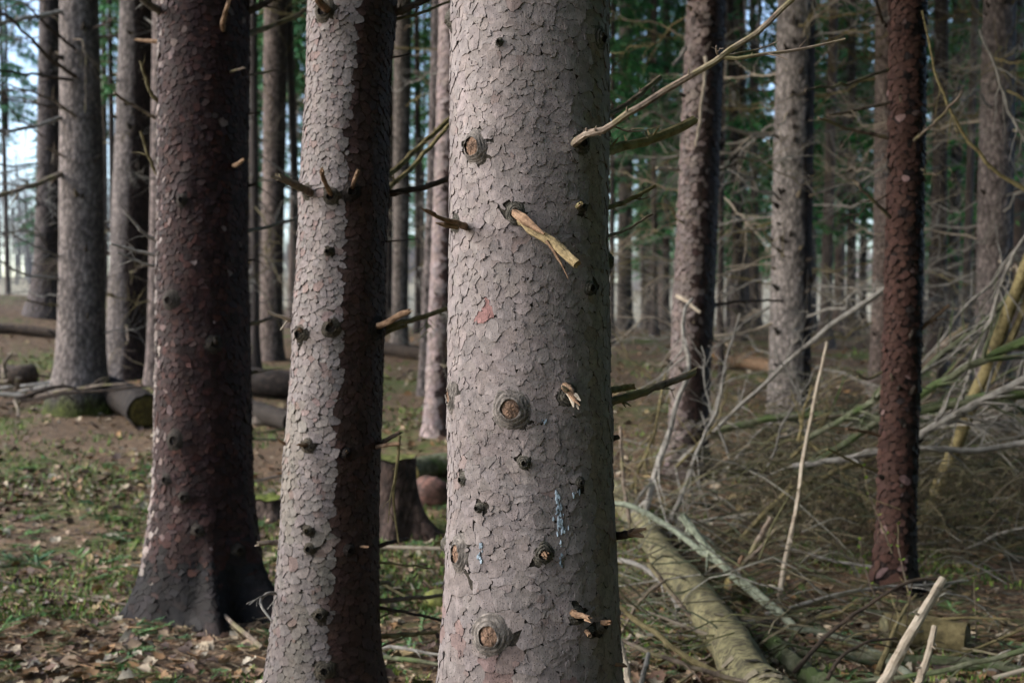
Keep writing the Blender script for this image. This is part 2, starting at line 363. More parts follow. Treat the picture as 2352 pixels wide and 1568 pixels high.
def clip(poly, nx, ny, d):
    out = []; m = len(poly)
    sd_ = [p[0] * nx + p[1] * ny - d for p in poly]
    for i in range(m):
        a, b = sd_[i], sd_[(i + 1) % m]
        if a <= 0: out.append(poly[i])
        if (a < 0) != (b < 0):
            t = a / (a - b); p, q = poly[i], poly[(i + 1) % m]; out.append((p[0] + (q[0] - p[0]) * t, p[1] + (q[1] - p[1]) * t))
    return out
def plates(tr, z0, z1, su, sv, holes, tone, th0=-2.3, th1=2.3, grow=1.03, lift=0.003, thick=0.0035, nmax=300, n=16, jag=.06, parent=None, flakes=0.25, hv=.0016, vary=.3, rnd=1, wrp=1.0):
    """bark scales as separate pieces: irregular cells, lower edge proud, upper edge tucked under"""
    R = tr.R; nu = int((th1 - th0) * R / su); nv = int((z1 - z0) / sv)
    iu, iv = np.meshgrid(np.arange(nu), np.arange(nv), indexing='ij')
    pu = (iu + .5 * (iv % 2) + rng.uniform(-.49, .49, iu.shape)) * su; pv = (iv + rng.uniform(-.49, .49, iu.shape)) * sv
    wt = rng.uniform(-1, 1, iu.shape) * .35 * su * su
    drop = rng.random(iu.shape) < np.clip(vary + 1.3 * vary * vn2(pu * 8, pv * 6, tr.seed + 5), .01, .68)   # dropped seeds: their neighbours grow into large plates
    cen, polys = [], []; K3 = 3; pul, pvl, wtl, dl = pu.tolist(), pv.tolist(), wt.tolist(), drop.tolist()
    for a in range(nu):
        for b_ in range(nv):
            if dl[a][b_]: continue
            x, y = pul[a][b_], pvl[a][b_]; nb = []
            for c in range(max(0, a - K3), min(nu, a + K3 + 1)):
                for d in range(max(0, b_ - K3), min(nv, b_ + K3 + 1)):
                    if (c == a and d == b_) or dl[c][d]: continue
                    dx, dy = pul[c][d] - x, pvl[c][d] - y; nb.append((dx * dx + dy * dy, dx, dy, wtl[c][d]))
            nb.sort(); poly = [(-2.6 * su, -2.6 * sv), (2.6 * su, -2.6 * sv), (2.6 * su, 2.6 * sv), (-2.6 * su, 2.6 * sv)]; rm = 9.
            for l2, dx, dy, w2 in nb:
                if l2 < 1e-8: continue
                off = (l2 + wtl[a][b_] - w2) / 2
                if off * off > rm * l2: continue
                poly = clip(poly, dx, dy, off)
                if len(poly) < 3: break
                rm = max(p[0] * p[0] + p[1] * p[1] for p in poly)
            if len(poly) >= 3: cen.append((x, y)); polys.append(np.array(poly))
    q = np.zeros((len(polys), n, 2))
    for k, P in enumerate(polys):
        d = np.hypot(*(np.roll(P, -1, 0) - P).T); cum = np.concatenate([[0], np.cumsum(d)]); tt = np.linspace(0, cum[-1], n, endpoint=False); Pl = np.vstack([P, P[:1]])
        q[k, :, 0] = np.interp(tt, cum, Pl[:, 0]); q[k, :, 1] = np.interp(tt, cum, Pl[:, 1])
    for _ in range(rnd): q = .25 * np.roll(q, 1, 1) + .5 * q + .25 * np.roll(q, -1, 1)
    cen = np.array(cen); K = len(cen); pc = q.mean(1)
    h0 = .002 + rng.uniform(0, hv, K); lf = lift * rng.uniform(.1, 1.3, K) ** 1.6; gr = np.full(K, grow)
    fk = np.nonzero(rng.random(K) < flakes)[0]; a = np.arange(n) * 2 * math.pi / n                 # small loose flakes on the edges
    if len(fk):
        e = q[fk, rng.integers(0, n, len(fk))] * .8; rr = su * rng.uniform(.14, .36, (len(fk), 1)) * rng.uniform(.75, 1.25, (len(fk), n))
        q = np.concatenate([q, np.stack([np.cos(a) * rr, np.sin(a) * rr * 1.25], 2)]); cen = np.concatenate([cen, cen[fk] + e]); pc = np.concatenate([pc, np.zeros((len(fk), 2))])
        h0 = np.concatenate([h0, np.full(len(fk), .0030 + hv)]); lf = np.concatenate([lf, np.full(len(fk), lift * .5)]); gr = np.concatenate([gr, np.ones(len(fk))])
    K = len(cen); q = pc[:, None] + (q - pc[:, None]) * (gr[:, None, None] + jag * rng.uniform(-1, 1, (K, n, 1)))
    U, Vv = cen[:, None, 0] + q[..., 0], cen[:, None, 1] + q[..., 1]
    def warp(u, v, s_, k): return np.stack([vn2(u / su * k, v / su * k, s_), vn2(u / su * k, v / su * k, s_ + 1)], -1)
    q = q + wrp * su * (.34 * warp(U, Vv, 201, 1.2) + .17 * warp(U, Vv, 203, 3.6))
    sz = np.sqrt(np.abs(np.sum(q[..., 0] * np.roll(q[..., 1], -1, 1) - q[..., 1] * np.roll(q[..., 0], -1, 1), 1)) / 2)
    pc = q.mean(1); rel = q - pc[:, None]; TH = th0 + (cen[:, None, 0] + q[..., 0]) / R; Z = z0 + cen[:, None, 1] + q[..., 1]; thc = th0 + (cen[:, 0] + pc[:, 0]) / R; zc = z0 + cen[:, 1] + pc[:, 1]
    ok = (thc > th0 + .05) & (thc < th1) & (sz > .1 * su)
    for ha, hz, hr in holes: ok &= np.hypot((thc - ha) * R, zc - hz) > hr + .2 * sz
    h = h0[:, None] - rel[..., 1] * (lf / sv)[:, None] + rel[..., 0] * (lf / su * rng.uniform(-.9, .9, K))[:, None] + rng.uniform(0, .0006, (K, n))
    top = tr.surf(TH, Z, h); bot = tr.surf(thc[:, None] + rel[..., 0] * .97 / R, zc[:, None] + rel[..., 1] * .97, h - thick); ctr = tr.surf(thc, zc, h0 + .0002)
    VV = np.concatenate([top, bot, ctr[:, None]], 1)[ok]; thc, zc, sz = thc[ok], zc[ok], sz[ok]; K = len(VV); px, py = proj(VV[:, -1])
    vis = np.where((np.abs(thc) < 1.45) & (py > -10) & (py < 1580), np.cos(thc) * sz, 0); o_ = np.argsort(-vis)
    VV, thc, zc, sz, vis = VV[o_], thc[o_], zc[o_], sz[o_], vis[o_]; cols = np.array([tone(t, z, s_) for t, z, s_ in zip(thc, zc, sz)])
    j = np.arange(n); j2 = (j + 1) % n; T = np.stack([j, j2, np.full(n, 2 * n)], 1); Q = np.stack([n + j, n + j2, j2, j], 1)
    nsep = int(min(nmax, (vis > 0).sum())); pw = parent_world(parent); CC = np.repeat(cols[:, None], 2 * n + 1, 1); CC[:, n:2 * n, :3] *= .28
    for k in range(nsep):
        c0 = VV[k, -1]; link('bark_plate', MB().add(VV[k], T, Q, CC[k]).mesh('bark_plate', M['plate'], False, c0), parent, Vector(c0 - pw))
    if K > nsep:
        m = K - nsep; st_ = (np.arange(m) * (2 * n + 1))[:, None, None]
        stuff(MB().add(VV[nsep:].reshape(-1, 3), (T[None] + st_).reshape(-1, 3), (Q[None] + st_).reshape(-1, 4), CC[nsep:].reshape(-1, 4)).build('bark_plates', M['plate'], parent))

def knot(tr, th, z, rr, core, parent, bulge=0.012, col=(.14, .122, .108), ccol=(.185, .115, .078), sy=1.15, core_h=None):
    """concentric wrinkled collar with a callused or hollow core"""
    nr, na = 12, 28; a = np.arange(na) * 2 * math.pi / na; V = []; cols = []
    for i in range(nr):
        t = (i + .0) / (nr - 1); r = core * .9 + (rr - core * .9) * t
        wv = r * (1 + .13 * vn2(np.cos(a) * 1.3, np.sin(a) * 1.3 + t, int(z * 997) % 99 + 5))
        h = bulge * (1 - t) ** 1.2 + .0015 * np.sin(t * 21 + 2.5 * vn2(np.cos(a) * 2.2, np.sin(a) * 2.2 + z, 7)) * (1 - t * .3) + rng.uniform(-.0015, .0015, na) + .0025 * (1 - t * t)
        if i == nr - 1: h = h * 0 - .001
        V.append(tr.surf(th + wv * np.cos(a) / tr.R, z + wv * sy * np.sin(a), h))
        k = rng.uniform(.55, 1.4, (na, 1)) * (.85 + .2 * math.sin(t * 17 + 1)); cols.append(np.concatenate([np.array(col) * k, np.zeros((na, 1))], 1))
    i, j = np.meshgrid(np.arange(nr - 1), np.arange(na), indexing='ij'); i, j = i.ravel(), j.ravel(); j2 = (j + 1) % na
    mb = MB().add(np.concatenate(V), None, np.stack([i * na + j, (i + 1) * na + j, (i + 1) * na + j2, i * na + j2], 1), np.concatenate(cols))
    ko = mb.build('knot', M['generic'], parent, True)
    ch = bulge * .9 if core_h is None else core_h
    V = []; cols = []; nc = 7
    for i in range(nc):
        t = i / (nc - 1); r = core * (1 - t) * 1.02 + 1e-5
        h = bulge * .55 + (ch - bulge * .55) * math.sqrt(max(0, 1 - (1 - t) ** 2)) + rng.uniform(-.0022, .0022, na) * (1 if 0 < i < nc - 1 else 0)
        V.append(tr.surf(th + r * np.cos(a) / tr.R, z + r * sy * 1.1 * np.sin(a), h)); cols.append(np.concatenate([np.array(ccol) * rng.uniform(.55, 1.35, (na, 1)), np.zeros((na, 1))], 1))
    i, j = np.meshgrid(np.arange(nc - 1), np.arange(na), indexing='ij'); i, j = i.ravel(), j.ravel(); j2 = (j + 1) % na
    MB().add(np.concatenate(V), None, np.stack([i * na + j, i * na + j2, (i + 1) * na + j2, (i + 1) * na + j], 1), np.concatenate(cols)).build('knot_core', M['generic'], ko, True)
    return ko

def stub(parent, tr, p0, pts, r, m='dead', name='branch_stub', seg=9, jag=None, r1=None, splinters=2, inner='fresh'):
    """broken-off branch: tapering tube with a jagged, splintered end"""
    P = [at(*q) if isinstance(q, tuple) else q for q in ([p0] + pts)]
    mb = MB(); Q = wob(P, 9, .015); tube(mb, Q, np.linspace(r, r1 or r * .8, 9), seg, jag=(r * 1.6 if jag is None else jag), rough=.16)
    o = mb.build(name, M[m], parent)
    if splinters:
        mb = MB(); d = Q[-1] - Q[-2]; d = d / np.linalg.norm(d); u, v = frame(d)
        for k in range(splinters):
            a = rng.uniform(0, 6.28); s0 = Q[-1] - d * r * 1.2 + (u * math.cos(a) + v * math.sin(a)) * r * .5
            e = s0 + d * r * rng.uniform(2.2, 4.5) + (u * math.cos(a) + v * math.sin(a)) * r * rng.uniform(-.2, .6)
            tube(mb, [s0, (s0 + e) / 2, e], [r * .42, r * .34, r * .05], 5, rough=.25)
        mb.build('splinter', M[inner], o)
    return o
def pull(p, tr, depth):
    """a point a little inside the trunk behind a surface pixel"""
    th, z = tr.uv(*p); q = tr.surf(np.array(th), np.array(z), -depth); return q
#__PART2__
# ------------------------------------------------------------------ ground
def grid_axis(vals):
    out = [vals[0][0]]
    for a, b, st in vals:
        k = max(1, int(round((b - a) / st))); out += list(a + (b - a) * np.arange(1, k + 1) / k)
    return np.array(out)
gx = grid_axis([(-900, -100, 100), (-100, -14, 6), (-14, -4, .25), (-4, 5, .07), (5, 14, .25), (14, 100, 6), (100, 900, 100)])
gy = grid_axis([(-60, -4, 8), (-4, 1.5, .4), (1.5, 9, .07), (9, 20, .2), (20, 60, 1.5), (60, 140, 10), (140, 1500, 120)])
X, Yg = np.meshgrid(gx, gy); Zg = ground(X, Yg)
Zg = Zg + np.where((Yg < 12) & (np.abs(X) < 8), .007 * vn2(X * 9, Yg * 9, 8), 0)
i, j = np.meshgrid(np.arange(len(gy) - 1), np.arange(len(gx) - 1), indexing='ij'); i, j = i.ravel(), j.ravel(); w_ = len(gx)
floor_o = struct(MB().add(np.stack([X, Yg, Zg], -1).reshape(-1, 3), None, np.stack([i * w_ + j, i * w_ + j + 1, (i + 1) * w_ + j + 1, (i + 1) * w_ + j], 1)).build('ground', M['ground'], None, True))

# ------------------------------------------------------------------ main spruce
def jit(c, k=.18, hue=.05):
    f = rng.uniform(1 - k, 1 + k); return np.array([c[0] * f * (1 + rng.uniform(-hue, hue)), c[1] * f, c[2] * f * (1 + rng.uniform(-hue, hue)), 0.0])
MT = Trunk([(0, 1040, 1397), (300, 1037, 1398), (600, 1035, 1395), (880, 1031, 1399), (960, 1027, 1407), (1050, 1031, 1405), (1200, 1028, 1412), (1400, 1018, 1419), (1568, 1008, 1423), (1800, 985, 1445)], 2.29, flare=.5, fh=.2, seed=3)
mt = thing('spruce_tree', MT.loc, 'largest pale scaly spruce trunk in sharp focus at the centre', 'tree')
KN = [(1093, 338, .046, .021), (1175, 938, .060, .021), (1130, 1455, .062, .022), (1058, 1268, .040, .014), (1043, 908, .038, .013)]
KS = [(1205, 1062, .024, .008), (1070, 1100, .022, .007), (1330, 475, .022, .006), (1347, 662, .026, .009), (1248, 1270, .036, .013), (1105, 1165, .016, .006),
      (1040, 45, .03, .011), (1150, 100, .016, .005), (1300, 905, .038, .012), (1185, 492, .036, .014), (1052, 515, .034, .012), (1330, 330, .042, .012), (1322, 1412, .028, .01), (1375, 1432, .026, .009), (1350, 1450, .018, .006), (1372, 90, .04, .014), (1327, 1105, .02, .006), (1010, 1250, .03, .01), (1395, 600, .03, .01)]
holes = []; allk = []
KS = [(a, b, c * .72, d * .8) for a, b, c, d in KS]; KN = [(a, b, c * .76, d * .95) for a, b, c, d in KN]
for q in KN + KS:
    th, z = MT.uv(q[0], q[1]); allk.append((th, z) + q[2:]); holes.append((th, z, q[3] * 1.3 + (.006 if len(allk) <= 5 else .002))); MT.bulge.append((th, z, q[2] * 1.2, .006))
def fissure(c): 
    def f(T, Z): return np.tile(np.array([*c, 0]), (len(T), 1))
    return f
MT.mesh(150, .02, 2.7, fissure((.022, .018, .013))).build('trunk', M['fiss'], mt, True)
def tone_main(th, z, sz):
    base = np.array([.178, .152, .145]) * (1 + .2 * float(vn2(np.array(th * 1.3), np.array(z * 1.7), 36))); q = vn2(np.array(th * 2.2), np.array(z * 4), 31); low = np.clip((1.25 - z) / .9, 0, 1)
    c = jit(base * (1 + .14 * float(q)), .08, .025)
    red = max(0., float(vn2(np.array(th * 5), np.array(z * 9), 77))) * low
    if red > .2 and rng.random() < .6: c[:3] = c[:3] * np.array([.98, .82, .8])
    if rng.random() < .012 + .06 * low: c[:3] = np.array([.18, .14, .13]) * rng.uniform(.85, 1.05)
    c[:3] *= 1 - .25 * low  # darker towards the foot: weaker light there put into the bark colour
    if th > .75: c[:3] *= np.array([.82, .78, .66])        # olive-dark right flank: mostly its shade, put into the bark colour
    d = math.hypot((th - TR_[0]) * .18, z - TR_[1])
    if d < .014: c[:3] = np.array([.19, .105, .098])
    return c
TR_ = MT.uv(1115, 718)
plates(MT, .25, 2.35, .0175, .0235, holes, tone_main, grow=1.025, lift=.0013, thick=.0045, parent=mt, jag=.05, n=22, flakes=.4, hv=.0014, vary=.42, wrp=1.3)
for (th, z, rr, core), (px, py, *_) in zip(allk[:5], KN):
    knot(MT, th, z, rr, core, mt, .012 if px > 1060 else .007, sy=1.15 if px > 1060 else 1.7)
for (th, z, rr, core) in allk[5:]:
    knot(MT, th, z, rr, core, mt, .007, (.07, .063, .05), (.04, .032, .025), 1.1, .002)
# broken branches on the main trunk
b_ = stub(mt, MT, pull((1180, 492), MT, .03), [(1215, 520, 2.06), (1275, 565, 2.0), (1325, 603, 1.95)], .012, 'torn', r1=.009, splinters=0, jag=.004)
mb = MB(); tube(mb, wob([at(1255, 553, 2.0), at(1280, 590, 1.99), at(1306, 641, 1.98)], 7, .02), [.004, .0035, .0006], 5); mb.build('splinter', M['fresh'], b_)
mb = MB(); tube(mb, [at(1182, 488, 2.08), at(1205, 505, 2.045), at(1250, 538, 2.0)], [.009, .0105, .002], 8, rough=.25); mb.build('splinter', M['fresh'], b_)
stub(mt, MT, pull((1058, 520), MT, .02), [(1045, 510, 2.06), (985, 493, 1.99)], .0085, 'fresh', r1=.003, splinters=2)
mb = MB(); tube(mb, [at(1050, 522, 2.07), at(1020, 517, 2.03), at(1000, 512, 2.02)], [.006, .005, .001], 5); mb.build('splinter', M['fresh'], b_)
o = stub(mt, MT, pull((1300, 885), MT, .02), [(1310, 900, 2.05), (1322, 918, 2.03)], .010, 'fresh', r1=.006, splinters=1)
mb = MB()
for e in ((1330, 940, .003), (1318, 935, .0025), (1334, 920, .003), (1290, 885, .004)): tube(mb, [at(1305, 900, 2.06), at((1305 + e[0]) / 2 + 3, (900 + e[1]) / 2, 2.035), at(e[0], e[1], 2.02)], [.005, .0055, .0012], 5, rough=.3)
mb.build('splinter', M['pale'], o)
stub(mt, MT, pull((1248, 1268), MT, .02), [(1252, 1272, 2.09)], .010, 'fresh', splinters=2)
stub(mt, MT, pull((1315, 1408), MT, .02), [(1330, 1412, 2.06), (1350, 1418, 2.03)], .0085, 'fresh', r1=.004, splinters=1)
stub(mt, MT, pull((1380, 1428), MT, .02), [(1400, 1430, 2.1)], .0065, 'fresh', splinters=1)
stub(mt, MT, pull((1350, 1445), MT, .02), [(1354, 1458, 2.08)], .006, 'fresh', splinters=0)
stub(mt, MT, pull((1400, 1523), MT, .02), [(1432, 1527, 2.2)], .0055, 'fresh', splinters=1)
stub(mt, MT, pull((1332, 478), MT, .02), [(1333, 468, 2.08)], .006, 'yell', splinters=1)
o = stub(mt, MT, at(1395, 1232, 2.3), [(1430, 1228, 2.27), (1450, 1224, 2.25)], .010, 'darkw', r1=.009, splinters=0)
mb = MB(); tube(mb, [at(1445, 1224, 2.25), at(1465, 1217, 2.24), at(1482, 1214, 2.23)], [.008, .006, .003], 6, jag=.006); tube(mb, [at(1445, 1225, 2.25), at(1465, 1228, 2.24), at(1480, 1232, 2.23)], [.007, .006, .003], 6, jag=.006); mb.build('fork', M['fresh'], o)
def limb(parent, pts, r0, r1, m='dead', name='dead_branch', twigs=(), seg=8, k=18, amp=.008, jag=0.0, nubs=0, rnd=0, tl=.2, tm=None):
    P = [at(*q) for q in pts]; mb = MB(); branch_mesh(mb, P, r0, r1, rnd, tl, seg, k, amp, jag, nubs); o = mb.build(name, M[m], parent)
    for tw in twigs:
        mb = MB(); branch_mesh(mb, [at(*q) for q in tw[0]], tw[1], tw[2], 2, .04, 6, 10, .01, 0, 2); mb.build('twig', M[tm or m], o)
    return o
limb(mt, [(1318, 332, 2.13), (1345, 310, 2.06), (1400, 290, 2.03), (1500, 225, 2.0), (1655, 130, 1.97), (1740, 75, 1.96), (1825, -5, 1.95)], .0086, .0052, 'dead', nubs=9, jag=.01,
     twigs=[([(1652, 131, 1.97), (1700, 133, 1.96), (1780, 122, 1.95), (1860, 106, 1.94), (1942, 91, 1.93)], .0042, .0024), ([(1658, 128, 1.97), (1700, 122, 2.0), (1750, 110, 2.03), (1786, 96, 2.05)], .0024, .0012), ([(1410, 290, 2.03), (1440, 301, 2.05), (1480, 299, 2.07), (1520, 288, 2.08)], .0018, .0009), ([(1650, 128, 1.97), (1646, 118, 1.96), (1645, 107, 1.95)], .003, .0018)])
limb(mt, [(1385, 348, 2.36), (1430, 338, 2.42), (1500, 318, 2.48), (1592, 278, 2.56)], .0125, .0115, 'yell', nubs=6, jag=.006)
limb(mt, [(1385, 268, 2.42), (1440, 240, 2.5), (1515, 178, 2.6)], .0075, .0065, 'dead', nubs=3, jag=.006)
limb(mt, [(1385, 480, 2.38), (1440, 462, 2.45), (1505, 428, 2.5)], .0068, .0045, 'yell', nubs=3, twigs=[([(1455, 455, 2.46), (1475, 458, 2.47), (1492, 452, 2.48)], .002, .001)])
limb(mt, [(1385, 545, 2.4), (1440, 527, 2.48), (1497, 492, 2.54)], .0045, .0028, 'dead', nubs=2)
limb(mt, [(1390, 925, 2.36), (1440, 912, 2.4), (1520, 885, 2.45), (1592, 856, 2.5)], .0105, .009, 'dead', nubs=3, jag=.02, twigs=[([(1505, 890, 2.44), (1530, 893, 2.44), (1548, 895, 2.45)], .0025, .001)])
limb(mt, [(1392, 898, 2.4), (1420, 893, 2.43), (1452, 887, 2.46)], .0085, .0085, 'yell', jag=.008)
limb(mt, [(1395, 1008, 2.38), (1418, 1004, 2.4)], .008, .006, 'darkw', jag=.006)
# pale blue-white resin
def resin(px0, py0, px1, py1, cnt, sp, name='resin_streak'):
    mb = MB()
    for k in range(cnt):
        t = rng.random(); px = px0 + (px1 - px0) * t + rng.normal() * sp; py = py0 + (py1 - py0) * t
        th, z = MT.uv(px, py); a = np.arange(7) * 2 * math.pi / 7; s = rng.uniform(.0008, .0026); rr = s * rng.uniform(.4, 1.3, 7)
        top = MT.surf(th + rr * np.cos(a) / .18, z + rr * 2.4 * np.sin(a), np.full(7, .0052)); lo = MT.surf(th + rr * 1.2 * np.cos(a) / .18, z + rr * 2.6 * np.sin(a), np.full(7, .003)); j = np.arange(7)
        mb.add(np.vstack([top, lo, MT.surf(np.array([th]), np.array([z]), np.array([.0056]))]), np.stack([j, (j + 1) % 7, np.full(7, 14)], 1), np.stack([7 + j, 7 + (j + 1) % 7, (j + 1) % 7, j], 1), (*(np.array([.3, .37, .43]) * rng.uniform(.6, 1.2)), 0))
    o = mb.build(name, M['generic'], mt); o['label'] = 'pale blue resin stain run down the bark'
resin(1280, 1130, 1286, 1225, 34, 4); resin(1282, 1180, 1292, 1215, 14, 5); resin(1287, 1240, 1286, 1300, 9, 1.5); resin(1112, 1230, 1106, 1290, 14, 3); resin(1318, 1128, 1322, 1142, 4, 5); resin(1252, 960, 1254, 976, 5, 3)

# ------------------------------------------------------------------ second spruce: dry pale left half, wet dark right half
ST = Trunk([(0, 711, 908), (70, 708, 904), (130, 707, 896), (200, 705, 894), (400, 694, 890), (445, 688, 893), (500, 690, 888), (600, 685, 885), (760, 672, 882), (800, 676, 878), (1000, 660, 873), (1030, 655, 873), (1200, 648, 868), (1400, 634, 868), (1500, 624, 872), (1568, 618, 881), (1640, 600, 905)], 3.2, flare=.45, fh=.16, seed=9, lobes=((-1.2, .5, .5), (1.0, .5, .6), (0, .5, .4)))
st = thing('spruce_tree', ST.loc, 'two-tone spruce trunk, pale scaly left half and wet dark brown right half', 'tree')
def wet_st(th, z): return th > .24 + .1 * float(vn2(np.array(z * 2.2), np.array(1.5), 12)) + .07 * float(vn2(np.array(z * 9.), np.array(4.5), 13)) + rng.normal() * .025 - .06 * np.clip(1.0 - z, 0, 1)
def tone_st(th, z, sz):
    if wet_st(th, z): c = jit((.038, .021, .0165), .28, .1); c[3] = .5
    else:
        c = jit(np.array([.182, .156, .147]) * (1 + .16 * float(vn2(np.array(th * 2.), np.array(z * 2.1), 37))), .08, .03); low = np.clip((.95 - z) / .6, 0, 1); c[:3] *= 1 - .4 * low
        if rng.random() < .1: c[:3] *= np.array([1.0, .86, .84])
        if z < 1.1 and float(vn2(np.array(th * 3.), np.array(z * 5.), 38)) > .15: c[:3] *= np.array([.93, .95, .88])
    return c
def fis_st(T, Z): return np.where((T > .2)[:, None], np.array([[.02, .013, .01, 0]]), np.array([[.035, .028, .021, 0]]))
KST = [(708, 440, .03, .01), (762, 452, .03, .012), (806, 440, .032, .012), (695, 768, .03, .012), (762, 752, .034, .014), (748, 25, .045, .018), (710, 1022, .026, .01), (735, 1410, .022, .009), (710, 1217, .018, .007), (795, 1040, .016, .006), (712, 1258, .02, .008), (755, 578, .016, .006), (860, 755, .04, .016), (800, 1262, .022, .008), (745, 1535, .03, .009)]
hs = []; ks = []
for q in KST: th, z = ST.uv(q[0], q[1]); hs.append((th, z, q[2] * .7)); ks.append((th, z)); ST.bulge.append((th, z, q[2] * 1.2, .007))
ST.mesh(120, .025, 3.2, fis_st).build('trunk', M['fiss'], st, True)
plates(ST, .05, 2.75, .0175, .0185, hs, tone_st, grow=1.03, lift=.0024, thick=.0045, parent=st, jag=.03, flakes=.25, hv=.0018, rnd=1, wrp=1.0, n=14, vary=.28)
for (th, z), q in zip(ks, KST): knot(ST, th, z, q[2], q[3], st, .01, (.06, .05, .036) if th < .2 else (.018, .013, .01), (.022, .017, .013), 1.15, .003)
stub(st, ST, pull((712, 446, ), ST, .03), [(690, 430, 3.02), (640, 405, 2.92)], .0125, 'dead', r1=.0115, splinters=2, inner='pale')
stub(st, ST, pull((765, 455), ST, .02), [(752, 430, 3.02), (738, 394, 2.96)], .0085, 'fresh', r1=.0065, splinters=1)
stub(st, ST, pull((806, 442), ST, .02), [(812, 420, 3.04), (822, 394, 3.0)], .0075, 'fresh', r1=.005, splinters=1)
limb(st, [(880, 448, 3.22), (920, 440, 3.24), (980, 428, 3.27), (1060, 400, 3.32)], .0115, .009, 'darkw', nubs=4, twigs=[([(900, 446, 3.22), (920, 443, 3.2), (945, 452, 3.18)], .003, .002)])
limb(st, [(870, 418, 3.3), (930, 370, 3.4), (985, 315, 3.5), (1070, 240, 3.6)], .0105, .008, 'yell', nubs=5)
limb(st, [(870, 450, 3.3), (935, 395, 3.42), (1000, 325, 3.55), (1060, 250, 3.65)], .0088, .007, 'yell', nubs=5)
stub(st, ST, pull((862, 752), ST, .03), [(885, 742, 3.08), (937, 714, 3.03)], .0095, 'fresh', r1=.0085, splinters=1)
sp = limb(st, [(865, 762, 3.22), (905, 745, 3.24), (960, 730, 3.27), (1060, 698, 3.33)], .0095, .008, 'yell', nubs=4)
limb(st, [(880, 768, 3.28), (910, 754, 3.3), (935, 747, 3.32)], .0075, .006, 'yell')
stub(st, ST, at(680, 742, 3.18), [(655, 730, 3.14), (622, 719, 3.1)], .0085, 'pale', r1=.004, splinters=1, inner='pale')
limb(st, [(660, 738, 3.14), (652, 748, 3.1), (644, 758, 3.08)], .004, .0015, 'pale', 'loose_splinter', seg=5, k=6)
stub(st, ST, pull((764, 752), ST, .02), [(757, 736, 3.03)], .0075, 'darkw', splinters=0)
stub(st, ST, pull((695, 768), ST, .02), [(688, 758, 3.06)], .008, 'fresh', splinters=1)
stub(st, ST, pull((749, 24), ST, .03), [(738, 8, 3.0), (722, -15, 2.95)], .013, 'fresh', r1=.011, splinters=0)
limb(st, [(890, 35, 3.2), (930, 22, 3.2), (1000, -12, 3.2)], .014, .01, 'darkw', nubs=4)
limb(st, [(900, 45, 3.25), (960, 33, 3.3), (1040, 0, 3.4)], .006, .004, 'yell', nubs=2)
limb(st, [(885, 135, 3.2), (915, 130, 3.2), (945, 123, 3.2)], .0036, .0024, 'darkw')
limb(st, [(878, 556, 3.2), (920, 552, 3.18), (960, 549, 3.16)], .003, .0018, 'darkw', nubs=4)
stub(st, ST, at(862, 1022, 3.2), [(885, 1012, 3.15), (916, 995, 3.1)], .0095, 'darkw', r1=.006, splinters=1)
stub(st, ST, at(862, 1026, 3.15), [(890, 1021, 3.1), (918, 1019, 3.08)], .007, 'fresh', r1=.006, splinters=0)
limb(st, [(917, 1000, 3.1), (914, 1050, 3.1), (905, 1110, 3.11), (905, 1170, 3.12), (915, 1243, 3.13)], .006, .003, 'yell', 'hanging_twig', nubs=8, twigs=[([(906, 1100, 3.11), (896, 1150, 3.1), (892, 1200, 3.1)], .003, .0015)])
stub(st, ST, at(665, 1025, 3.15), [(640, 1010, 3.12)], .007, 'fresh', r1=.003, splinters=1)
stub(st, ST, pull((715, 1024), ST, .02), [(688, 1021, 3.03)], .008, 'fresh', r1=.005, splinters=0)
stub(st, ST, pull((795, 1042), ST, .02), [(797, 1037, 3.05)], .006, 'fresh', splinters=0)
stub(st, ST, pull((712, 1217), ST, .02), [(703, 1217, 3.04)], .006, 'yell', splinters=1)
stub(st, ST, pull((828, 1257), ST, .02), [(846, 1255, 3.05)], .0045, 'fresh', splinters=0)
stub(st, ST, at(655, 1245, 3.18), [(625, 1245, 3.16), (592, 1248, 3.14)], .0085, 'dead', r1=.008, splinters=0)
limb(st, [(650, 1365, 3.15), (615, 1362, 3.1), (598, 1385, 3.06), (625, 1425, 3.02)], .006, .003, 'grey', 'curled_twig', twigs=[([(640, 1364, 3.12), (628, 1385, 3.1), (632, 1410, 3.08)], .003, .0015), ([(605, 1368, 3.08), (590, 1375, 3.06), (572, 1388, 3.05)], .003, .0015)])
for a, b, r in (((860, 1257), (935, 1238), .008), ((860, 1382), (1030, 1366), .0085), ((860, 1392), (1040, 1432), .006), ((860, 1461), (1002, 1450), .009), ((860, 1345), (895, 1338), .008), ((860, 1490), (990, 1440), .004), ((858, 1290), (1000, 1306), .004), ((862, 1420), (960, 1400), .003)):
    limb(st, [(a[0], a[1], 3.2), ((a[0] + b[0]) / 2, (a[1] + b[1]) / 2 + rng.uniform(-6, 6), 3.25), (b[0], b[1], 3.35)], r, r * .7, random.choice(['dead', 'darkw', 'yell']), nubs=4, amp=.012)
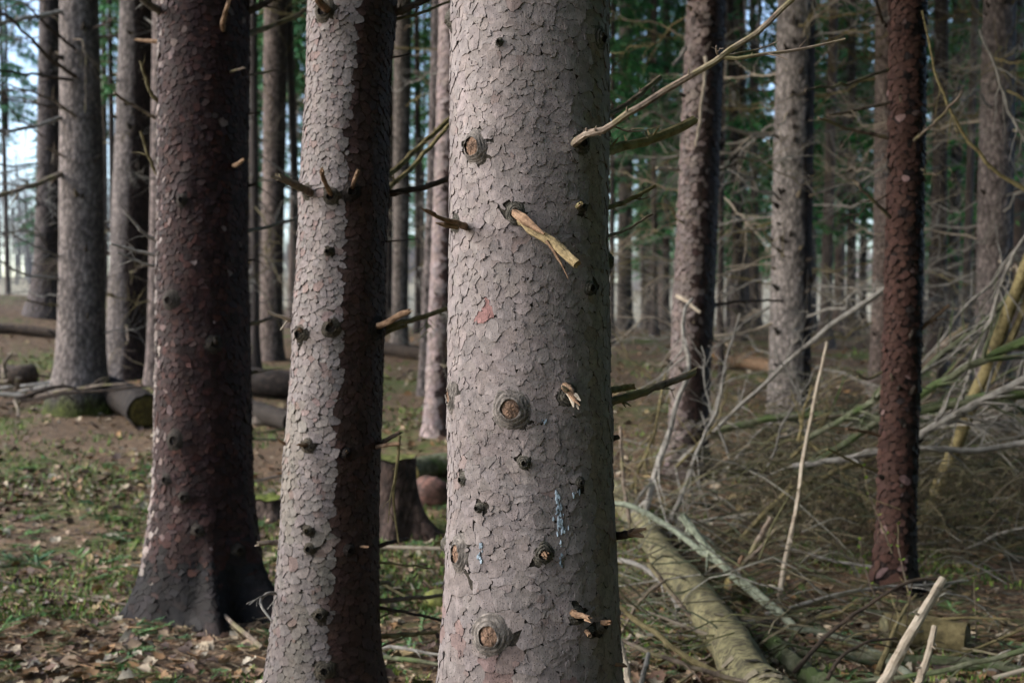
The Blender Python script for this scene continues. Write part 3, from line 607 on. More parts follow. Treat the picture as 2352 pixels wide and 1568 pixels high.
# ------------------------------------------------------------------ dark wet spruce on the left
DT = Trunk([(0, 370, 568), (200, 369, 567), (400, 368, 565), (600, 366, 566), (800, 364, 570), (1000, 361, 573), (1130, 357, 578), (1220, 352, 588), (1400, 350, 592)], 4.68, flare=.78, fh=.17, seed=21, lobes=((-1.25, .26, .42), (.42, .16, .9), (1.2, .22, 1.25), (2.6, .6, .4), (-2.4, .6, .4), (-.35, .3, -.15)))
dt = thing('spruce_tree', DT.loc, 'dark wet red-brown spruce trunk with spreading roots at left', 'tree')
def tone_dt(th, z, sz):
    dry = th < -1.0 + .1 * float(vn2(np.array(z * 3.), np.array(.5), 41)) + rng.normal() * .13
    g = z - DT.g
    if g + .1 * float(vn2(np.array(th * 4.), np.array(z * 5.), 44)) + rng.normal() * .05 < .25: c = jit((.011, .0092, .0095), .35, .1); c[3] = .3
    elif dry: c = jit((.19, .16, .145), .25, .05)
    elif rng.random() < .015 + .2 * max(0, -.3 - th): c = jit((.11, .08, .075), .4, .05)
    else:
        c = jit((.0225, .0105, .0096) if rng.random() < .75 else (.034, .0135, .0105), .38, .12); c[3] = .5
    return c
hs = []; KD = [(405, 1010, .05, .02), (425, 1140, .03, .012), (490, 790, .045, .016), (395, 690, .05, .016), (420, 460, .03, .012), (385, 1100, .03, .012), (455, 1215, .03, .01), (540, 1260, .03, .01)]
for q in KD: th, z = DT.uv(q[0], q[1]); hs.append((th, z, q[2] * .7)); DT.bulge.append((th, z, q[2] * 1.4, .012))
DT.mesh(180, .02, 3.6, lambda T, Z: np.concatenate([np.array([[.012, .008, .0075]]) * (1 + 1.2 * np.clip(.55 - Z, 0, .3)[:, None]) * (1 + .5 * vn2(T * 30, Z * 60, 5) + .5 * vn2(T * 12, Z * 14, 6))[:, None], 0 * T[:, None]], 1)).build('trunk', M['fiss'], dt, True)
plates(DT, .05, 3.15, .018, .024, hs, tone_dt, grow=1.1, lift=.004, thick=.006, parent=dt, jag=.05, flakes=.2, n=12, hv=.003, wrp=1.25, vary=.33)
for q, h in zip(KD, hs): knot(DT, h[0], h[1], q[2], q[3], dt, .012, (.035, .028, .022), (.02, .015, .012), 1.15, .004)
stub(dt, DT, pull((520, 70), DT, .03), [(512, 50, 4.4), (525, 10, 4.3)], .012, 'fresh', splinters=1, r1=.008)
stub(dt, DT, pull((548, 380), DT, .03), [(545, 378, 4.45), (560, 366, 4.4)], .011, 'fresh', splinters=0, r1=.008)
stub(dt, DT, pull((530, 165), DT, .02), [(545, 160, 4.5), (562, 156, 4.45)], .006, 'dead', splinters=0)
stub(dt, DT, at(375, 96, 4.68), [(345, 94, 4.7), (316, 92, 4.72)], .012, 'fresh', r1=.007, splinters=1)
stub(dt, DT, pull((497, 790), DT, .02), [(496, 778, 4.42)], .012, 'stubd', splinters=0)
for pts, r, m in (([(380, 35, 4.6), (345, 12, 4.5), (318, -8, 4.4)], .02, 'grey'), ([(560, 30, 4.68), (600, 12, 4.7), (640, -12, 4.72)], .018, 'darkw'), ([(560, 80, 4.75), (620, 62, 4.9), (690, 30, 5.0), (760, -10, 5.1)], .014, 'dead'),
                  ([(560, 175, 4.7), (600, 168, 4.8), (640, 160, 4.9)], .006, 'dead'), ([(375, 245, 4.6), (345, 210, 4.55), (322, 140, 4.5)], .011, 'yell'), ([(375, 285, 4.65), (330, 255, 4.6), (285, 230, 4.55), (262, 215, 4.5)], .009, 'dead'), ([(375, 420, 4.65), (350, 380, 4.6), (322, 300, 4.55)], .01, 'yell'),
                  ([(560, 533, 4.7), (610, 522, 4.8), (690, 500, 4.9)], .01, 'grey'), ([(560, 430, 4.7), (590, 422, 4.75)], .009, 'darkw'), ([(560, 262, 4.7), (600, 258, 4.75)], .005, 'darkw'), ([(375, 560, 4.65), (330, 535, 4.6), (290, 490, 4.55)], .01, 'grey'), ([(375, 590, 4.7), (310, 575, 4.65), (255, 560, 4.6)], .009, 'grey'),
                  ([(372, 615, 4.7), (330, 605, 4.65), (270, 580, 4.6)], .008, 'grey'), ([(560, 600, 4.72), (585, 596, 4.75)], .006, 'darkw'), ([(565, 745, 4.7), (600, 738, 4.75), (625, 728, 4.8)], .01, 'dead'), ([(565, 860, 4.7), (590, 852, 4.75)], .01, 'dead')):
    limb(dt, pts, r, r * .65, m, nubs=4, rnd=2, tl=.15, amp=.015)

# ------------------------------------------------------------------ the trunks standing behind
deadM = []
for k in range(12):                                            # shared meshes: one dead branch each, 1 m long along +X
    mb = MB(); dr = rng.uniform(-.25, .2)
    branch_mesh(mb, [np.array([0, 0, 0.]), np.array([.35, rng.uniform(-.05, .05), dr * .3]), np.array([.7, rng.uniform(-.08, .08), dr * .45]), np.array([1., rng.uniform(-.12, .12), dr])], .0085, .0022, 20, .45, 5, 12, .055)
    deadM.append({m: None for m in ('dead', 'grey', 'darkw', 'yell', 'pale')}); deadM[k]['mb'] = mb
def dead_mesh(k, m):
    if deadM[k][m] is None: deadM[k][m] = deadM[k]['mb'].mesh('dead_branch', M[m])
    return deadM[k][m]
mb = MB(); tube(mb, [(0, 0, 0), (.5, 0, .05), (1, .02, .15)], [.4, .3, .16], 7, jag=.3, rough=.25); stubM = {m: mb.mesh('branch_stub', M[m]) for m in ('stubd', 'dead')}
def dress(root, tr, zlo, zhi, nst, nbr, blen, mats=('dead', 'grey', 'yell'), thr=(-math.pi, math.pi), rk=1.0):
    for k in range(nst):
        th = rng.uniform(-1.5, 1.5); z = rng.uniform(zlo, zhi); p = tr.surf(np.array(th), np.array(z), -.01); s = rng.uniform(.035, .075) * max(.7, tr.R / .17)
        link('branch_stub', stubM['stubd' if rng.random() < .85 else 'dead'], root, Vector(p - tr.loc), (0, -rng.uniform(0, .7), th - math.pi / 2), (s, s * .8, s * .8))
    for k in range(nbr):
        th = rng.uniform(*thr); z = rng.uniform(zlo, zhi); p = tr.surf(np.array(th), np.array(z), -.015); L = blen * rng.uniform(.4, 1.15); m = random.choice(mats)
        s = rk * (.8 + .5 * rng.random()); me = dead_mesh(int(rng.integers(12)), m)
        link('dead_branch', me, root, Vector(p - tr.loc), (rng.uniform(0, 6.28), rng.uniform(-.35, .45), th - math.pi / 2), (L, s * (.6 + .4 * L), s * (.6 + .4 * L)))
def two_tone(dry, wet, thb, w=.1, low=None):  # wet: right-hand colour, wet bark and the trunk's shaded side painted together
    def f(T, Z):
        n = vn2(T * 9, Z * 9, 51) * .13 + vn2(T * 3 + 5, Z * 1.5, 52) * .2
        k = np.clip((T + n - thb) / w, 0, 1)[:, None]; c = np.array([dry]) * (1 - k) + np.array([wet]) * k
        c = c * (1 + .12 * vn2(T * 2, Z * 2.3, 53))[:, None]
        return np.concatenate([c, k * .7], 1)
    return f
def midtree(edges, Y, label, colf, nth=56, dz=.05, nst=14, nbr=10, blen=.9, flare=.35, fh=.2, lobes=(), zhi=None, seed=1, pl=None, mats=('dead', 'grey', 'yell'), moss=False, top=13, rk=1.0):
    tr = Trunk(edges, Y, flare=flare, fh=fh, lobes=lobes, seed=seed, top=top); root = thing('spruce_tree', tr.loc, label, 'tree', 'spruces standing behind the front trunks')
    zt = at(1176, -60, Y)[2]
    def cf(T, Z):
        c = colf(T, Z)
        if moss:
            g = np.clip(1 - (Z - tr.g + .12 * vn2(T * 4, Z * 6, 61)) / .35, 0, 1)[:, None]; c[:, :3] = c[:, :3] * (1 - g) + np.array([[.03, .032, .02]]) * g
            g2 = np.clip(1 - (Z - tr.g + .1 * vn2(T * 5, Z * 5, 62)) / .16, 0, 1)[:, None]; c[:, :3] = c[:, :3] * (1 - g2) + np.array([[.07, .085, .015]]) * g2
        return c
    tr.mesh(nth, dz, zt, cf).build('trunk', M['bark'], root, True)
    dress(root, tr, tr.g + .5, zt, nst, nbr, blen, mats, rk=rk)
    if pl: plates(tr, tr.g + .1, zt, pl[0], pl[1], [], pl[2], th0=-1.9, th1=1.9, grow=1.08, lift=.006, thick=.006, parent=root, jag=.05, flakes=.1, n=9, hv=.004)
    return root, tr
def tone2(dry, wet, thb, spread=.15, wp=0.0):  # plates past thb carry wet bark and painted right-side shade
    def f(th, z, sz):
        if th + rng.normal() * spread > thb: c = jit(wet, .35, .12); c[3] = .7
        else: c = jit(dry, .22, .05)
        if rng.random() < wp: c = jit((.13, .085, .08), .4, .04)
        return c
    return f
DRY, WET_SHADE = (.3, .245, .225), (.028, .018, .015)  # dark right sides: wet bark plus shade put into the colour
rA, TA = midtree([(0, 1580, 1665), (400, 1561, 1650), (700, 1546, 1640), (1000, 1536, 1622), (1150, 1530, 1619)], 7.6, 'spruce trunk with flaky grey left edge just right of the big central trunk', two_tone((.045, .03, .026), WET_SHADE, -.1), pl=(.034, .038, tone2((.125, .1, .093), (.03, .0185, .0155), -.2, .3)), nst=16, nbr=12, blen=.8, seed=31, flare=.5, fh=.16, lobes=((-1.1, .4, .9), (.3, .3, .6), (1.3, .4, .8)))
rB, TB = midtree([(0, 1787, 1872), (400, 1776, 1866), (800, 1768, 1860), (940, 1765, 1862)], 9.4, 'pale grey spruce trunk dotted with dark stubs, dark down its right side', two_tone((.215, .19, .178), WET_SHADE, .32), nst=46, nbr=32, blen=1.6, rk=1.15, mats=('grey', 'grey', 'yell', 'pale'), seed=32, flare=.4, fh=.2, lobes=((-1.3, .4, .7), (0, .4, .6), (1.2, .4, .7)))
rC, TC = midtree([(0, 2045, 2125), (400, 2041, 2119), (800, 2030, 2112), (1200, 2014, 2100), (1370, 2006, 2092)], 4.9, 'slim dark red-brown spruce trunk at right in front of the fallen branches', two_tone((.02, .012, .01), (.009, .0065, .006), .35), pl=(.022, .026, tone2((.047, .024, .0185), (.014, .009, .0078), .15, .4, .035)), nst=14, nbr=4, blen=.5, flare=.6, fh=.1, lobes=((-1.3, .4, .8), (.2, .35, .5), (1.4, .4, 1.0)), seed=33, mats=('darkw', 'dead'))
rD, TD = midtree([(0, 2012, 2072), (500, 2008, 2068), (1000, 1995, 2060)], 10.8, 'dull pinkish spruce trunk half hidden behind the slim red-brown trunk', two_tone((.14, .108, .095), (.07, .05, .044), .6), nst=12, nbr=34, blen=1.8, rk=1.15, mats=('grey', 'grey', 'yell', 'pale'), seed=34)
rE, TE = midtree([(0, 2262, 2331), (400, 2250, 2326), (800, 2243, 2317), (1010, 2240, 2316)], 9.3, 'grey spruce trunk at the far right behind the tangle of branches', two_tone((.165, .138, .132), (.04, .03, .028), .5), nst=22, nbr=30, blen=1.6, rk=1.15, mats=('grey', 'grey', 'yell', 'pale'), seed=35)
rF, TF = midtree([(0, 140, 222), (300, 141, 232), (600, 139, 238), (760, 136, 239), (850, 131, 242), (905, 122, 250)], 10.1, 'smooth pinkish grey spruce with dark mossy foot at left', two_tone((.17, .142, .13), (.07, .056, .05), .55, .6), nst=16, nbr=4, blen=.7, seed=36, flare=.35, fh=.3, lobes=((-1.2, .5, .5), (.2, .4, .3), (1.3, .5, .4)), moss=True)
rG, TG = midtree([(0, 278, 352), (400, 263, 346), (700, 250, 336), (850, 245, 330)], 12.1, 'grey spruce with dark right side between the mossy-footed trunk and the dark one', two_tone((.15, .127, .118), WET_SHADE, .15, .2), nst=22, nbr=24, blen=1.2, mats=('darkw', 'grey', 'dead'), seed=37)
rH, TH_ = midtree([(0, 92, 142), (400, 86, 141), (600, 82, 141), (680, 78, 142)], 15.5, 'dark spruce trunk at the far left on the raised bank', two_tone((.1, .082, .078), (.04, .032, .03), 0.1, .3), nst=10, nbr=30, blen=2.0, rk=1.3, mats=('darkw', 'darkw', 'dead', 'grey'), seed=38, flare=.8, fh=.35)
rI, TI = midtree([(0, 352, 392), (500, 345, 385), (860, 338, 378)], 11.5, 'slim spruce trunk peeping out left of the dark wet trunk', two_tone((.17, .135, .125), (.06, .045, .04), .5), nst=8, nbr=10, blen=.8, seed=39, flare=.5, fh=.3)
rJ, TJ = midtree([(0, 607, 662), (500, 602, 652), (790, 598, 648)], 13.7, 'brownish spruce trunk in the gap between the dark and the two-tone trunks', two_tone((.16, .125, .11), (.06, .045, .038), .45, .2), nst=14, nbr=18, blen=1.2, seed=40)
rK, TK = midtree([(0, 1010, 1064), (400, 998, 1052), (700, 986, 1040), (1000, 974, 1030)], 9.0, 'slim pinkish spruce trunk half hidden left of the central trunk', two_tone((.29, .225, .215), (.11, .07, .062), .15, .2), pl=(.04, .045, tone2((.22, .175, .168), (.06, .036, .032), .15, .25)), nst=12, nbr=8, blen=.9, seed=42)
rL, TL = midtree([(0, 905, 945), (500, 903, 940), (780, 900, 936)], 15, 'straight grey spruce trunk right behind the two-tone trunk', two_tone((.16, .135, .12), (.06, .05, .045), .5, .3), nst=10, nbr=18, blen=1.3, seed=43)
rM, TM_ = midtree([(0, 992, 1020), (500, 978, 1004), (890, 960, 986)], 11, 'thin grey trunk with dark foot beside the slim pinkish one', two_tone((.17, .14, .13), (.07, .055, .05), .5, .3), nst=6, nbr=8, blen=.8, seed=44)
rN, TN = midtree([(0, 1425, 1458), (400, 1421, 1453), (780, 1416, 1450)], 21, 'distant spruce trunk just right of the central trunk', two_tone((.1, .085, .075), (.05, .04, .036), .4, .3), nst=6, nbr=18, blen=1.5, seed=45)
for pts, r, m in (([(150, 25, 10), (80, 40, 9.7), (0, 52, 9.4), (-60, 50, 9.2)], .022, 'grey'), ([(172, 175, 9.9), (110, 130, 9.4), (50, 65, 9), (-10, 20, 8.6)], .02, 'darkw'), ([(172, 112, 9.9), (120, 70, 9.4), (60, 10, 9)], .016, 'darkw'), ([(165, 183, 9.9), (80, 172, 9.5), (-20, 160, 9)], .016, 'darkw'),
                  ([(145, 268, 10), (80, 290, 9.6), (0, 302, 9.2), (-40, 300, 9)], .021, 'grey'), ([(172, 265, 9.9), (110, 225, 9.4), (20, 195, 9)], .014, 'dead'), ([(150, 395, 10), (90, 420, 9.6), (0, 450, 9.2), (-50, 470, 9)], .03, 'dead'), ([(150, 250, 10), (90, 240, 9.5), (0, 225, 9)], .012, 'darkw'), ([(148, 360, 10), (128, 350, 9.6), (108, 340, 9.3)], .012, 'dead'),
                  ([(215, 65, 10), (245, 52, 9.8), (265, 40, 9.6)], .014, 'darkw'), ([(170, 90, 9.9), (192, 100, 9.8), (197, 180, 9.8), (196, 260, 9.8)], .008, 'dead'), ([(140, 640, 10), (60, 630, 9.6), (0, 600, 9)], .014, 'grey'), ([(140, 590, 10), (90, 570, 9.6), (30, 540, 9.3)], .012, 'grey'), ([(140, 700, 10), (100, 698, 9.8), (60, 690, 9.5)], .012, 'dead')):
    limb(rF, pts, r, r * .6, m, rnd=8, tl=.3, amp=.012, nubs=8)
for pts, r, m in (([(2045, 500, 4.8), (1985, 440, 4.7), (1960, 410, 4.7)], .009, 'dead'), ([(2035, 60, 4.85), (2025, 45, 4.8), (2012, -5, 4.7)], .01, 'darkw'), ([(2040, 160, 4.8), (1950, 190, 4.6), (1850, 205, 4.4)], .008, 'dead'), ([(2042, 235, 4.8), (1960, 255, 4.7), (1900, 265, 4.6)], .009, 'dead'),
                  ([(2100, 322, 4.7), (2150, 280, 4.5), (2210, 210, 4.3)], .008, 'dead'), ([(2115, 755, 4.9), (2145, 730, 4.9), (2180, 700, 4.9)], .012, 'fresh'), ([(2038, 315, 4.85), (1960, 300, 4.8), (1880, 270, 4.7)], .011, 'dead'), ([(2020, 1000, 4.85), (1980, 990, 4.8), (1945, 985, 4.75)], .009, 'fresh'), ([(2025, 855, 4.8), (1990, 870, 4.75), (1960, 850, 4.7)], .007, 'dead'), ([(2015, 1080, 4.75), (1970, 1065, 4.7), (1900, 1030, 4.6)], .009, 'yell')):
    limb(rC, pts, r, r * .6, m, rnd=3, tl=.15, amp=.015, nubs=3)
for pts, r, m in (([(1620, 130, 7.3), (1620, 165, 7.25), (1605, 290, 7.2), (1598, 335, 7.2)], .012, 'pale'), ([(1575, 110, 7.5), (1560, 135, 7.4), (1545, 150, 7.3)], .016, 'grey'), ([(1560, 390, 7.5), (1530, 388, 7.4), (1507, 386, 7.3)], .014, 'pale'), ([(1555, 680, 7.4), (1575, 690, 7.3), (1608, 718, 7.2)], .016, 'pale'), ([(1645, 395, 7.6), (1680, 380, 7.6), (1700, 368, 7.6)], .01, 'dead'), ([(1640, 700, 7.6), (1720, 692, 7.7), (1800, 690, 7.8)], .012, 'darkw')):
    limb(rA, pts, r, r * .7, m, rnd=1, tl=.1, amp=.015, nubs=3)

# ------------------------------------------------------------------ green branches and crowns
def spray(mb, P, L, d, droop, dens, ll, lw, col):
    """a spruce bough: axis with drooping side shoots of narrow needle tufts"""
    k = 7; u = np.array([-d[1], d[0], 0]); t = np.linspace(0, 1, k); ax = P + np.outer(t * L, d) + np.outer(-droop * L * t ** 1.6 + .18 * L * np.maximum(0, t - .7), [0, 0, 1])
    tube(mb, ax, np.linspace(.012, .003, k) * L, 3, (.05, .035, .025, 0), caps=False)
    nn = int(dens * L); tt = rng.uniform(.12, 1, nn); s = np.where(rng.random(nn) < .5, -1, 1); b = np.stack([np.interp(tt, t, ax[:, q]) for q in range(3)], 1)
    sl = (1.1 - tt) * .38 * L * rng.uniform(.3, 1, nn)
    m = 3
    for q in range(m):
        f = (q + rng.random(nn)) / m; c = b + (u * (s * sl * f)[:, None]) + d * (sl * f * .5)[:, None]; c[:, 2] -= sl * f * rng.uniform(.25, 1.0, nn)
        a = rng.normal(size=(nn, 3)); a = a * .35 + u * (s * .5)[:, None] + d * .5; a[:, 2] -= .55; a /= np.linalg.norm(a, axis=1)[:, None]
        w = rng.normal(size=(nn, 3)); w -= a * np.sum(w * a, 1)[:, None]; w /= np.linalg.norm(w, axis=1)[:, None]
        l = ll * rng.uniform(.6, 1.3, nn)[:, None]; V = np.stack([c - w * lw, c + w * lw, c + a * l + w * lw * .3, c + a * l * .95 - w * lw * .5], 1).reshape(-1, 3)
        cc = np.array(col) * rng.uniform(.5, 1.5, (nn, 1)) * np.array([1 + rng.uniform(-.2, .35), 1, 1 + rng.uniform(-.2, .3)]); cc = np.repeat(np.concatenate([cc, np.zeros((nn, 1))], 1), 4, 0)
        mb.add(V, None, np.arange(nn * 4).reshape(-1, 4), cc)
def crown_mesh(z0, z1, R, nb, dens, ll, lw, col, power=.8):
    mb = MB(); tube(mb, [(0, 0, z0 - .3), (0, 0, z1)], [.05, .01], 4, (.05, .035, .025, 0), caps=False)
    for k in range(nb):
        t = (k + rng.random()) / nb; z = z0 + (z1 - z0) * t; a = k * 2.4 + rng.uniform(-.4, .4); L = R * ((1 - t) ** power * .85 + .15) * rng.uniform(.7, 1.15)
        spray(mb, np.array([0, 0, z]), L, np.array([math.cos(a), math.sin(a), 0]), rng.uniform(.25, .5), dens, ll, lw, col)
    return mb
GREEN = (.045, .18, .06)
CR = [crown_mesh(0, 9.5, 2.1, 64, 44, .16, .019, GREEN).mesh('crown', M['needle']) for _ in range(4)]
CN = [crown_mesh(0, 9, 2.6, 60, 24, .34, .05, GREEN).mesh('crown', M['needle']) for _ in range(2)]

# crowns of the trees in front stand above the frame and shade the floor
for r_, tr in ((mt, MT), (st, ST), (dt, DT), (rA, TA), (rB, TB), (rC, TC), (rD, TD), (rE, TE), (rF, TF), (rG, TG), (rJ, TJ), (rK, TK), (rL, TL)):
    zc = max(5.2, at(1176, -150, tr.Y)[2] + 1.9); zc = min(zc, 8.6)
    link('crown', random.choice(CN), r_, (float(np.interp(zc, tr.zs, tr.cs)) - tr.loc[0], 0, zc - tr.loc[2]), (0, 0, rng.uniform(0, 6)), rng.uniform(.9, 1.15))

nbM = None
for k, (x, y) in enumerate([(2.9, -1.6), (4.6, 1.2), (1.2, -4.2), (4.2, -4.4), (-1.6, -5.6), (6.2, -1.6), (6.4, 3.6), (2.6, -7.2), (8.2, 1.2), (-.6, -8.6), (8.4, 5.0)]):   # unseen spruces added to cut sky light from behind and from the right
    g = float(ground(x, y)); r_ = thing('spruce_tree', (x, y, g), 'unseen spruce added behind or right of the viewer to shade the stand', 'tree', 'added shade spruces outside the picture'); r = rng.uniform(.13, .19)
    if nbM is None: mb = MB(); tube(mb, [(0, 0, -.3), (0, 0, .3), (0, 0, 7), (0, 0, 14)], [1.3, 1, .8, .4], 12, (.16, .13, .12, 0), .04); nbM = mb.mesh('trunk', M['bark'], True)
    link('trunk', nbM, r_, (0, 0, 0), None, (r, r, 1)); link('crown', CN[k % 2], r_, (0, 0, rng.uniform(.9, 1.5) if x > 2.5 and k else rng.uniform(2.4, 3)), (0, 0, rng.uniform(0, 6)), (1.1, 1.1, 1.35))
gaps = [(-400, 142, 'left of the mossy-footed trunk'), (142, 372, 'between mossy-footed and dark wet trunks'), (372, 700, 'between dark and two-tone trunks'), (700, 1040, 'between two-tone and central trunks'),
        (1040, 1500, 'in the gap right of the central trunk'), (1500, 1590, 'close left of the flaky trunk'), (1590, 1790, 'between flaky and stub-dotted trunks'), (1790, 2045, 'between stub-dotted and red-brown trunks'), (2045, 2262, 'right of the red-brown trunk'), (2262, 2900, 'behind the far right trunk')]
taken = [(t.loc[0], t.loc[1]) for t in (MT, ST, DT, TA, TB, TC, TD, TE, TF, TG, TH_, TI, TJ, TK, TL, TM_, TN)]
cnt = 0; tries = 0; kinds = ['slim', 'thin']
farM = {}
def far_trunk_mesh(k):
    if k not in farM:
        mb = MB(); z = np.concatenate([[-.4, 0, .15, .3, .5], np.linspace(.9, 14, 18)]); P = np.stack([.12 * vn2(z * .2, z * 0 + k, 90 + k), .12 * vn2(z * .2, z * 0 + k, 190 + k), z], 1)
        rr = np.interp(z, [-.4, .05, .2, .5, 14], [2.2, 1.9, 1.35, 1.0, .45]); c = [(.14, .115, .105), (.1, .085, .078), (.17, .13, .115), (.075, .06, .055)][k % 4]
        tube(mb, P * np.array([1, 1, 1]), rr, 10, (*c, 0), .05); farM[k] = mb.mesh('trunk', M['bark'], True)
    return farM[k]
spots = []
explicit = [(588, 12.5, .045), (572, 18, .05), (690, 14, .06), (960, 18, .055), (975, 24, .06), (1000, 22, .06), (670, 21, .09), (1495, 24, .11), (1530, 19, .07), (1480, 30, .1), (1700, 16, .08), (1735, 22, .1), (1650, 13, .035), (1658, 11, .03), (1895, 15, .09), (1925, 20, .11), (1955, 17, .08), (1980, 25, .1), (2150, 13, .085), (2185, 17, .1), (2215, 12, .05), (2340, 14, .1), (262, 19, .06), (240, 26, .1), (20, 33, .09), (330, 22, .1), (2165, 11, .04)]
for px, Y, r in explicit: spots.append((at(px, 740, Y)[0], Y, r))
while len(spots) < 150 and tries < 9000:
    tries += 1; Y = 15 + 38 * rng.random() ** .8; px = rng.uniform(-80, 2430); x = at(px, 740, Y)[0]
    if px < 420 and (Y < 38 or rng.random() < .8): continue
    if px < 1040 and rng.random() < .45: continue
    if 1050 < px < 1400 and rng.random() < .85: continue
    if any((x - a) ** 2 + (Y - b) ** 2 < 1.5 for a, b in taken) or any((x - a) ** 2 + (Y - b) ** 2 < 1.0 for a, b, c in spots): continue
    spots.append((x, Y, rng.uniform(.055, .15) if len(spots) < 100 else rng.uniform(.035, .075)))
nb_ = 0; seen_ = {}
ORD = ['leftmost', 'second', 'third', 'fourth', 'fifth', 'sixth', 'seventh', 'eighth', 'ninth', 'tenth', 'eleventh', 'twelfth', 'thirteenth', 'fourteenth', 'fifteenth', 'sixteenth', 'seventeenth', 'eighteenth', 'nineteenth', 'twentieth']
spots.sort(key=lambda q: q[0] / q[1])
for x, Y, r in spots:
    g = float(ground(x, Y)); px = float(proj(np.array([x, Y, CAM_H]))[0]); gap = [q for q in gaps if q[0] <= px < q[1]] or [gaps[-1]]
    far = Y > 22; th_ = 'thick' if r > .1 else 'thin'
    ck = (th_, far, gap[0][2]); seen_[ck] = seen_.get(ck, 0) + 1
    root = thing('spruce_tree', (x, Y, g), ('%s %s spruce %s %s' % (ORD[min(seen_[ck] - 1, 19)], th_, 'far back' if far else 'in second row', gap[0][2])), 'tree', '%s background spruces, %s, %s' % (th_, 'far' if far else 'nearer', gap[0][2]))
    link('trunk', far_trunk_mesh(nb_ % 8), root, (0, 0, 0), (rng.normal() * .012, rng.normal() * .018, rng.uniform(0, 6)), (r, r, 1.0))
    for k in range(int((16 if px > 1600 else 13) if Y < 20 else 5)):
        th = rng.uniform(0, 6.28); z = rng.uniform(.5, 2.0 + .3 * Y); L = rng.uniform(.6, 2.2); s = rng.uniform(1.0, 1.7)
        link('dead_branch', dead_mesh(int(rng.integers(12)), random.choice(['grey', 'grey', 'grey', 'yell', 'pale'])), root, (math.cos(th) * r * .8, math.sin(th) * r * .8, z), (rng.uniform(0, 6.28), rng.uniform(-.3, .5), th), (L, s, s))
    lowgreen = rng.random()
    if Y > 27 and px > 400: lowgreen = lowgreen * 1.6
    if Y > 13 and lowgreen < (.62 if px > 1380 else .45):
        zc = rng.uniform(1.8, 3.8) if px > 1380 else rng.uniform(3.2, 6.5); s = rng.uniform(.75, 1.1) * (1 if r > .07 else .7)
        link('crown', CR[nb_ % 4], root, (0, 0, zc), (0, 0, rng.uniform(0, 6.28)), (s, s, s * 1.05))
    elif Y < 30: link('crown', CN[nb_ % 2], root, (0, 0, rng.uniform(7, 8.5) + .2 * max(0, Y - 14)), (0, 0, rng.uniform(0, 6.28)), (1, 1, 1))
    nb_ += 1
# ------------------------------------------------------------------ logs, stumps, stones
def log(name, pts, r, m, label, cat='log', cutcol=(.2, .16, .06), ends=True, seg=24, k=20, r1=None, group=None):
    P = [np.asarray(p, float) for p in pts]; o = thing(name, P[0], label, cat, group); mb = MB(); Q = wob(P, k, .006); R = np.linspace(r, r1 or r * .92, k)
    tube(mb, Q, R, seg, rough=.07, caps=False); mb.build('bark', M[m], o, True)
    if ends:
        for e, n_, rr in ((Q[0], Q[0] - Q[1], R[0]), (Q[-1], Q[-1] - Q[-2], R[-1])):
            n_ = n_ / np.linalg.norm(n_); u, v = frame(n_); a = np.arange(20) * math.pi / 10; V = [e + n_ * .004]; cols = [np.array([*cutcol, 0]) * .6]
            for q in range(1, 5):
                for t in a: V.append(e + n_ * (.004 if q < 4 else -.01) + (u * math.cos(t) + v * math.sin(t)) * rr * (q / 4) * .96); cols.append(np.array([*(np.array(cutcol) * rng.uniform(.6, 1.3) * (1 if q < 4 else .4)), 0]))
            T = [(0, 1 + j, 1 + (j + 1) % 20) for j in range(20)]; Qd = [(1 + q * 20 + j, 1 + (q + 1) * 20 + j, 1 + (q + 1) * 20 + (j + 1) % 20, 1 + q * 20 + (j + 1) % 20) for q in range(3) for j in range(20)]
            MB().add(np.array(V), T, Qd, np.array(cols)).build('cut_end', M['generic'], o)
    return o, Q
birch, BQ = log('birch_log', [gp(1405, 1120, .1), gp(1455, 1180, .1), gp(1545, 1300, .1), gp(1640, 1430, .1), gp(1745, 1568, .1), gp(1800, 1640, .1)], .07, 'birch', 'fallen birch log with peeling yellow-green bark lying towards the viewer', r1=.088, k=26, seg=22, cutcol=(.2, .16, .08))
for k in range(30):                                           # loose curls of birch bark
    i = int(rng.integers(3, 24)); d = BQ[i + 1] - BQ[i]; d /= np.linalg.norm(d); u, v = frame(d); a0 = rng.uniform(-.3, 2.6); r = .1 + .004; wd = rng.uniform(.006, .018); an = rng.uniform(.3, .9); V = []
    for q in range(5):
        a = a0 + an * q / 4; rr = np.linalg.norm(BQ[i] - BQ[i]) + np.interp(i, [0, 25], [.072, .091]) + .010 * (q / 4) ** 2 * rng.uniform(.3, 1.5)
        n_ = u * math.cos(a) + v * math.sin(a)
        for s in (-1, 1):
            V.append(BQ[i] + n_ * rr + d * s * wd * (1 - .3 * q / 4)); V.append(BQ[i] + n_ * (rr - .002) + d * s * wd * (1 - .3 * q / 4))
    Qd = []
    for q in range(4): b = q * 4; Qd += [(b, b + 4, b + 6, b + 2), (b + 1, b + 3, b + 7, b + 5)]
    Qd += [(16, 17, 19, 18)]
    c = [(.2, .18, .1), (.15, .13, .07), (.17, .145, .1), (.05, .042, .03)][int(rng.integers(4))]
    MB().add(V, None, Qd, (*c, 0)).build('bark_curl', M['leaf'], birch)
log('cut_log', [gp(2030, 1448, .07), gp(2120, 1452, .07), gp(2222, 1470, .07)], .072, 'yell', 'short yellow-brown cut log at the lower right behind the pale poles', cutcol=(.12, .11, .06))
log('cut_log', [gp(335, 945, .16), gp(300, 920, .16), gp(235, 890, .16)], .16, 'blackw', 'cut log with yellow sawn end beside the mossy-footed trunk', cutcol=(.055, .042, .008))
